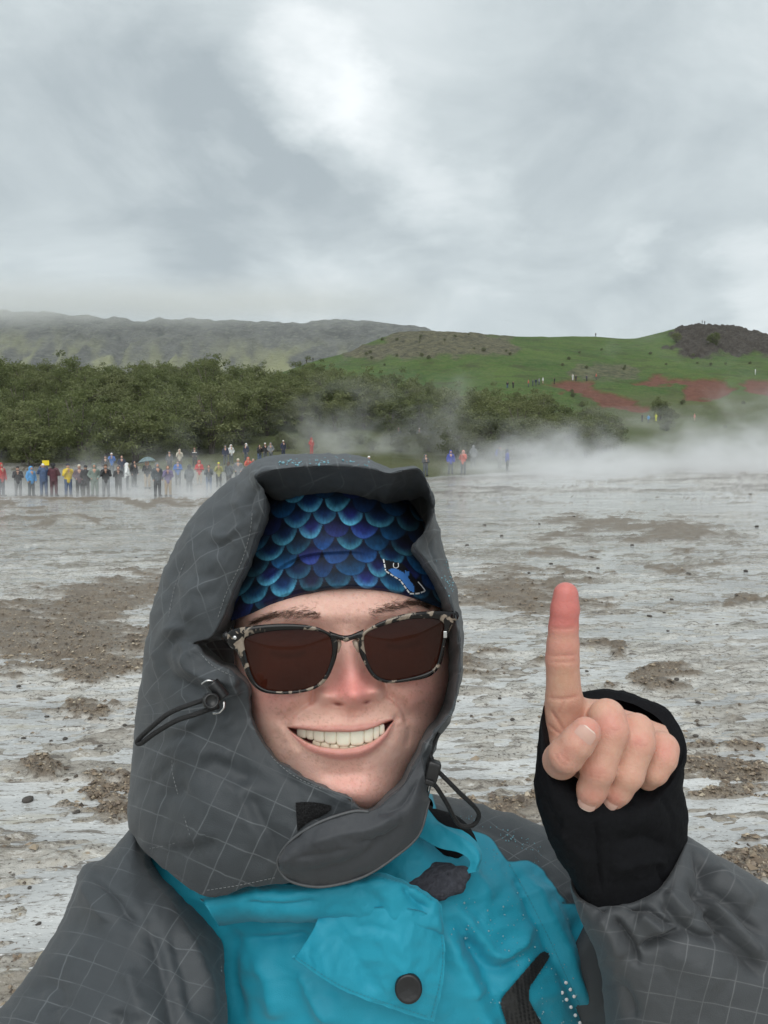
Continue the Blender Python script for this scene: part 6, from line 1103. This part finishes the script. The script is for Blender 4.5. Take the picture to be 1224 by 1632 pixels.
def rimmesh(outer, inner):
    I = resamp(inner, 120); O = resamp(outer, 480); c = I.mean(0); ai = np.unwrap(np.arctan2(I[:, 1] - c[1], I[:, 0] - c[0])); ao = np.arctan2(O[:, 1] - c[1], O[:, 0] - c[0]); Oq = np.array([O[np.argmin(np.abs(np.angle(np.exp(1j * (ao - a)))))] for a in ai]); R_ = []
    for t, dz in ((0, .0026), (0, .0004), (.12, -.0004), (.5, -.0008), (.88, -.0004), (1, .0006), (1, .0034), (.5, .0040), (0, .0034), (0, .0026)): P = I * (1 - t) + Oq * t; px, py = q3(P[:, 0], P[:, 1]); R_.append(W(px, py, gd(px) + dz))
    return np.array(R_).reshape(-1, 3), gridF(len(R_), 120, True)
LI = [(122, 450), (140, 425), (200, 405), (300, 392), (420, 388), (500, 398), (545, 420), (562, 470), (558, 530), (535, 600), (500, 650), (440, 680), (340, 695), (250, 690), (195, 665), (165, 620), (140, 540)]; LO_ = [(38, 430), (44, 400), (70, 385), (150, 370), (280, 358), (400, 360), (480, 372), (535, 395), (578, 420), (592, 450), (588, 510), (572, 565), (545, 625), (505, 668), (440, 697), (340, 711), (240, 706), (185, 682), (145, 635), (112, 560), (85, 495), (50, 470)]
RI = [(722, 440), (728, 412), (770, 385), (860, 355), (960, 335), (1060, 332), (1108, 345), (1122, 375), (1115, 440), (1100, 510), (1080, 570), (1040, 600), (960, 625), (870, 640), (810, 630), (770, 600), (740, 540), (725, 480)]; RO_ = [(694, 455), (700, 415), (730, 390), (800, 350), (900, 315), (1000, 298), (1100, 293), (1172, 298), (1178, 325), (1166, 360), (1148, 400), (1134, 440), (1122, 505), (1107, 562), (1072, 607), (1030, 630), (950, 646), (860, 656), (800, 646), (758, 616), (722, 555), (698, 500)]
frs = []
for nm_, I_, O_ in (('rim', LI, LO_), ('rim', RI, RO_)):
    V, F = rimmesh(O_, I_); part(nm_, V, F, TORT, SG)
    Q = resamp(np.array(I_), 96); c = Q.mean(0); P = []
    for t in np.linspace(1.01, 0.0005, 14): px, py = q3(*(c + (Q - c) * t).T); P.append(W(px, py, gd(px) + .0012 - .0012 * (1 - t * t)))
    part('lens', np.array(P), gridF(14, 96, True), LENS, SG)
bt = np.array([(545, 392), (575, 404), (605, 413), (632, 416), (660, 411), (692, 397), (722, 384)], float); bb = np.array([(574, 446), (592, 438), (610, 442), (632, 450), (655, 442), (680, 436), (702, 446)], float); R_ = []
for t, dz in ((0, .002), (.1, -.0005), (.5, -.0012), (.9, -.0005), (1, .002), (.5, .0036), (0, .002)): P = cr1(bt, 30) * (1 - t) + cr1(bb, 30) * t; px, py = q3(P[:, 0], P[:, 1]); R_.append(W(px, py, gd(px) + dz))
part('bridge', np.array(R_), gridF(7, 30), TORT, SG)
PAD = simple('clear nose pad', (.42, .33, .26), .25, 60, .1)
for p0, p1 in (((596, 440), (588, 500)), ((674, 440), (700, 500))): px, py = q3(*np.array([p0, ((p0[0] + p1[0]) / 2, (p0[1] + p1[1]) / 2 - 6), p1]).T); V, F = tube(W(px, py, np.array([.465, .4655, .466])), [.0016, .0022, .0012], 8); part('nose_pad', V, fixq(F), PAD, SG)
for pts in ([(40, 420, .4735), (30, 425, .490), (35, 440, .53), (60, 470, .575)], [(1172, 318, .4795), (1170, 335, .492), (1130, 360, .53), (1090, 390, .575)]):
    P = cr1(np.array(pts, float), 30); px, py = q3(P[:, 0], P[:, 1]); V, F = tube(W(px, py, P[:, 2]), np.linspace(.0034, .0022, 30), 10); part('temple', V, fixq(F), TORT, SG)
px, py = q3(1128, 412); V, F = rbox(W(px, py, gd(px) - .0006), RT, UP, FW, .0012, .0022, .0007); part('hinge_plate', V, F, METAL, SG); px, py = q3(76, 428); V, F = lathe(W(px, py, gd(px) - .0006), -FW, [(0, .0014), (.0006, .0012), (.0007, .0001)], 14); part('rivet', V, F, METAL, SG)
# ------------------------------------------------------------------ legs and boots (below the frame)
f = Field((-.36, .45, .06), (.34, .85, 1.05), .014); f.add(f.cone((-.01, .64, .98), (-.01, .64, .90), .165, .165, (1.1, .8, 1)))
for sx in (-1, 1): f.add(f.cone((-.01 + sx * .10, .64, .88), (-.01 + sx * .112, .635, .5), .11, .085), .05); f.add(f.cone((-.01 + sx * .112, .635, .5), (-.01 + sx * .118, .665, .12), .083, .07), .03)
V, F = f.out(); part('trousers', V, F, simple('dark rain trousers', (.016, .017, .02), .6, 20, .3, .2), ROOT)
for sx in (-1, 1): f = Field((-.01 + sx * .13 - .1, .44, -.02), (-.01 + sx * .13 + .1, .78, .26), .010); f.add(f.cone((-.01 + sx * .118, .67, .06), (-.01 + sx * .14, .52, .05), .062, .05)); f.add(f.cone((-.01 + sx * .118, .67, .06), (-.01 + sx * .118, .665, .2), .062, .06), .03); V, F = f.out(); V[:, 2] = np.maximum(V[:, 2], .0); part('boot', V, F, simple('brown boots', (.05, .032, .02), .6, 40, .3, .3), ROOT)
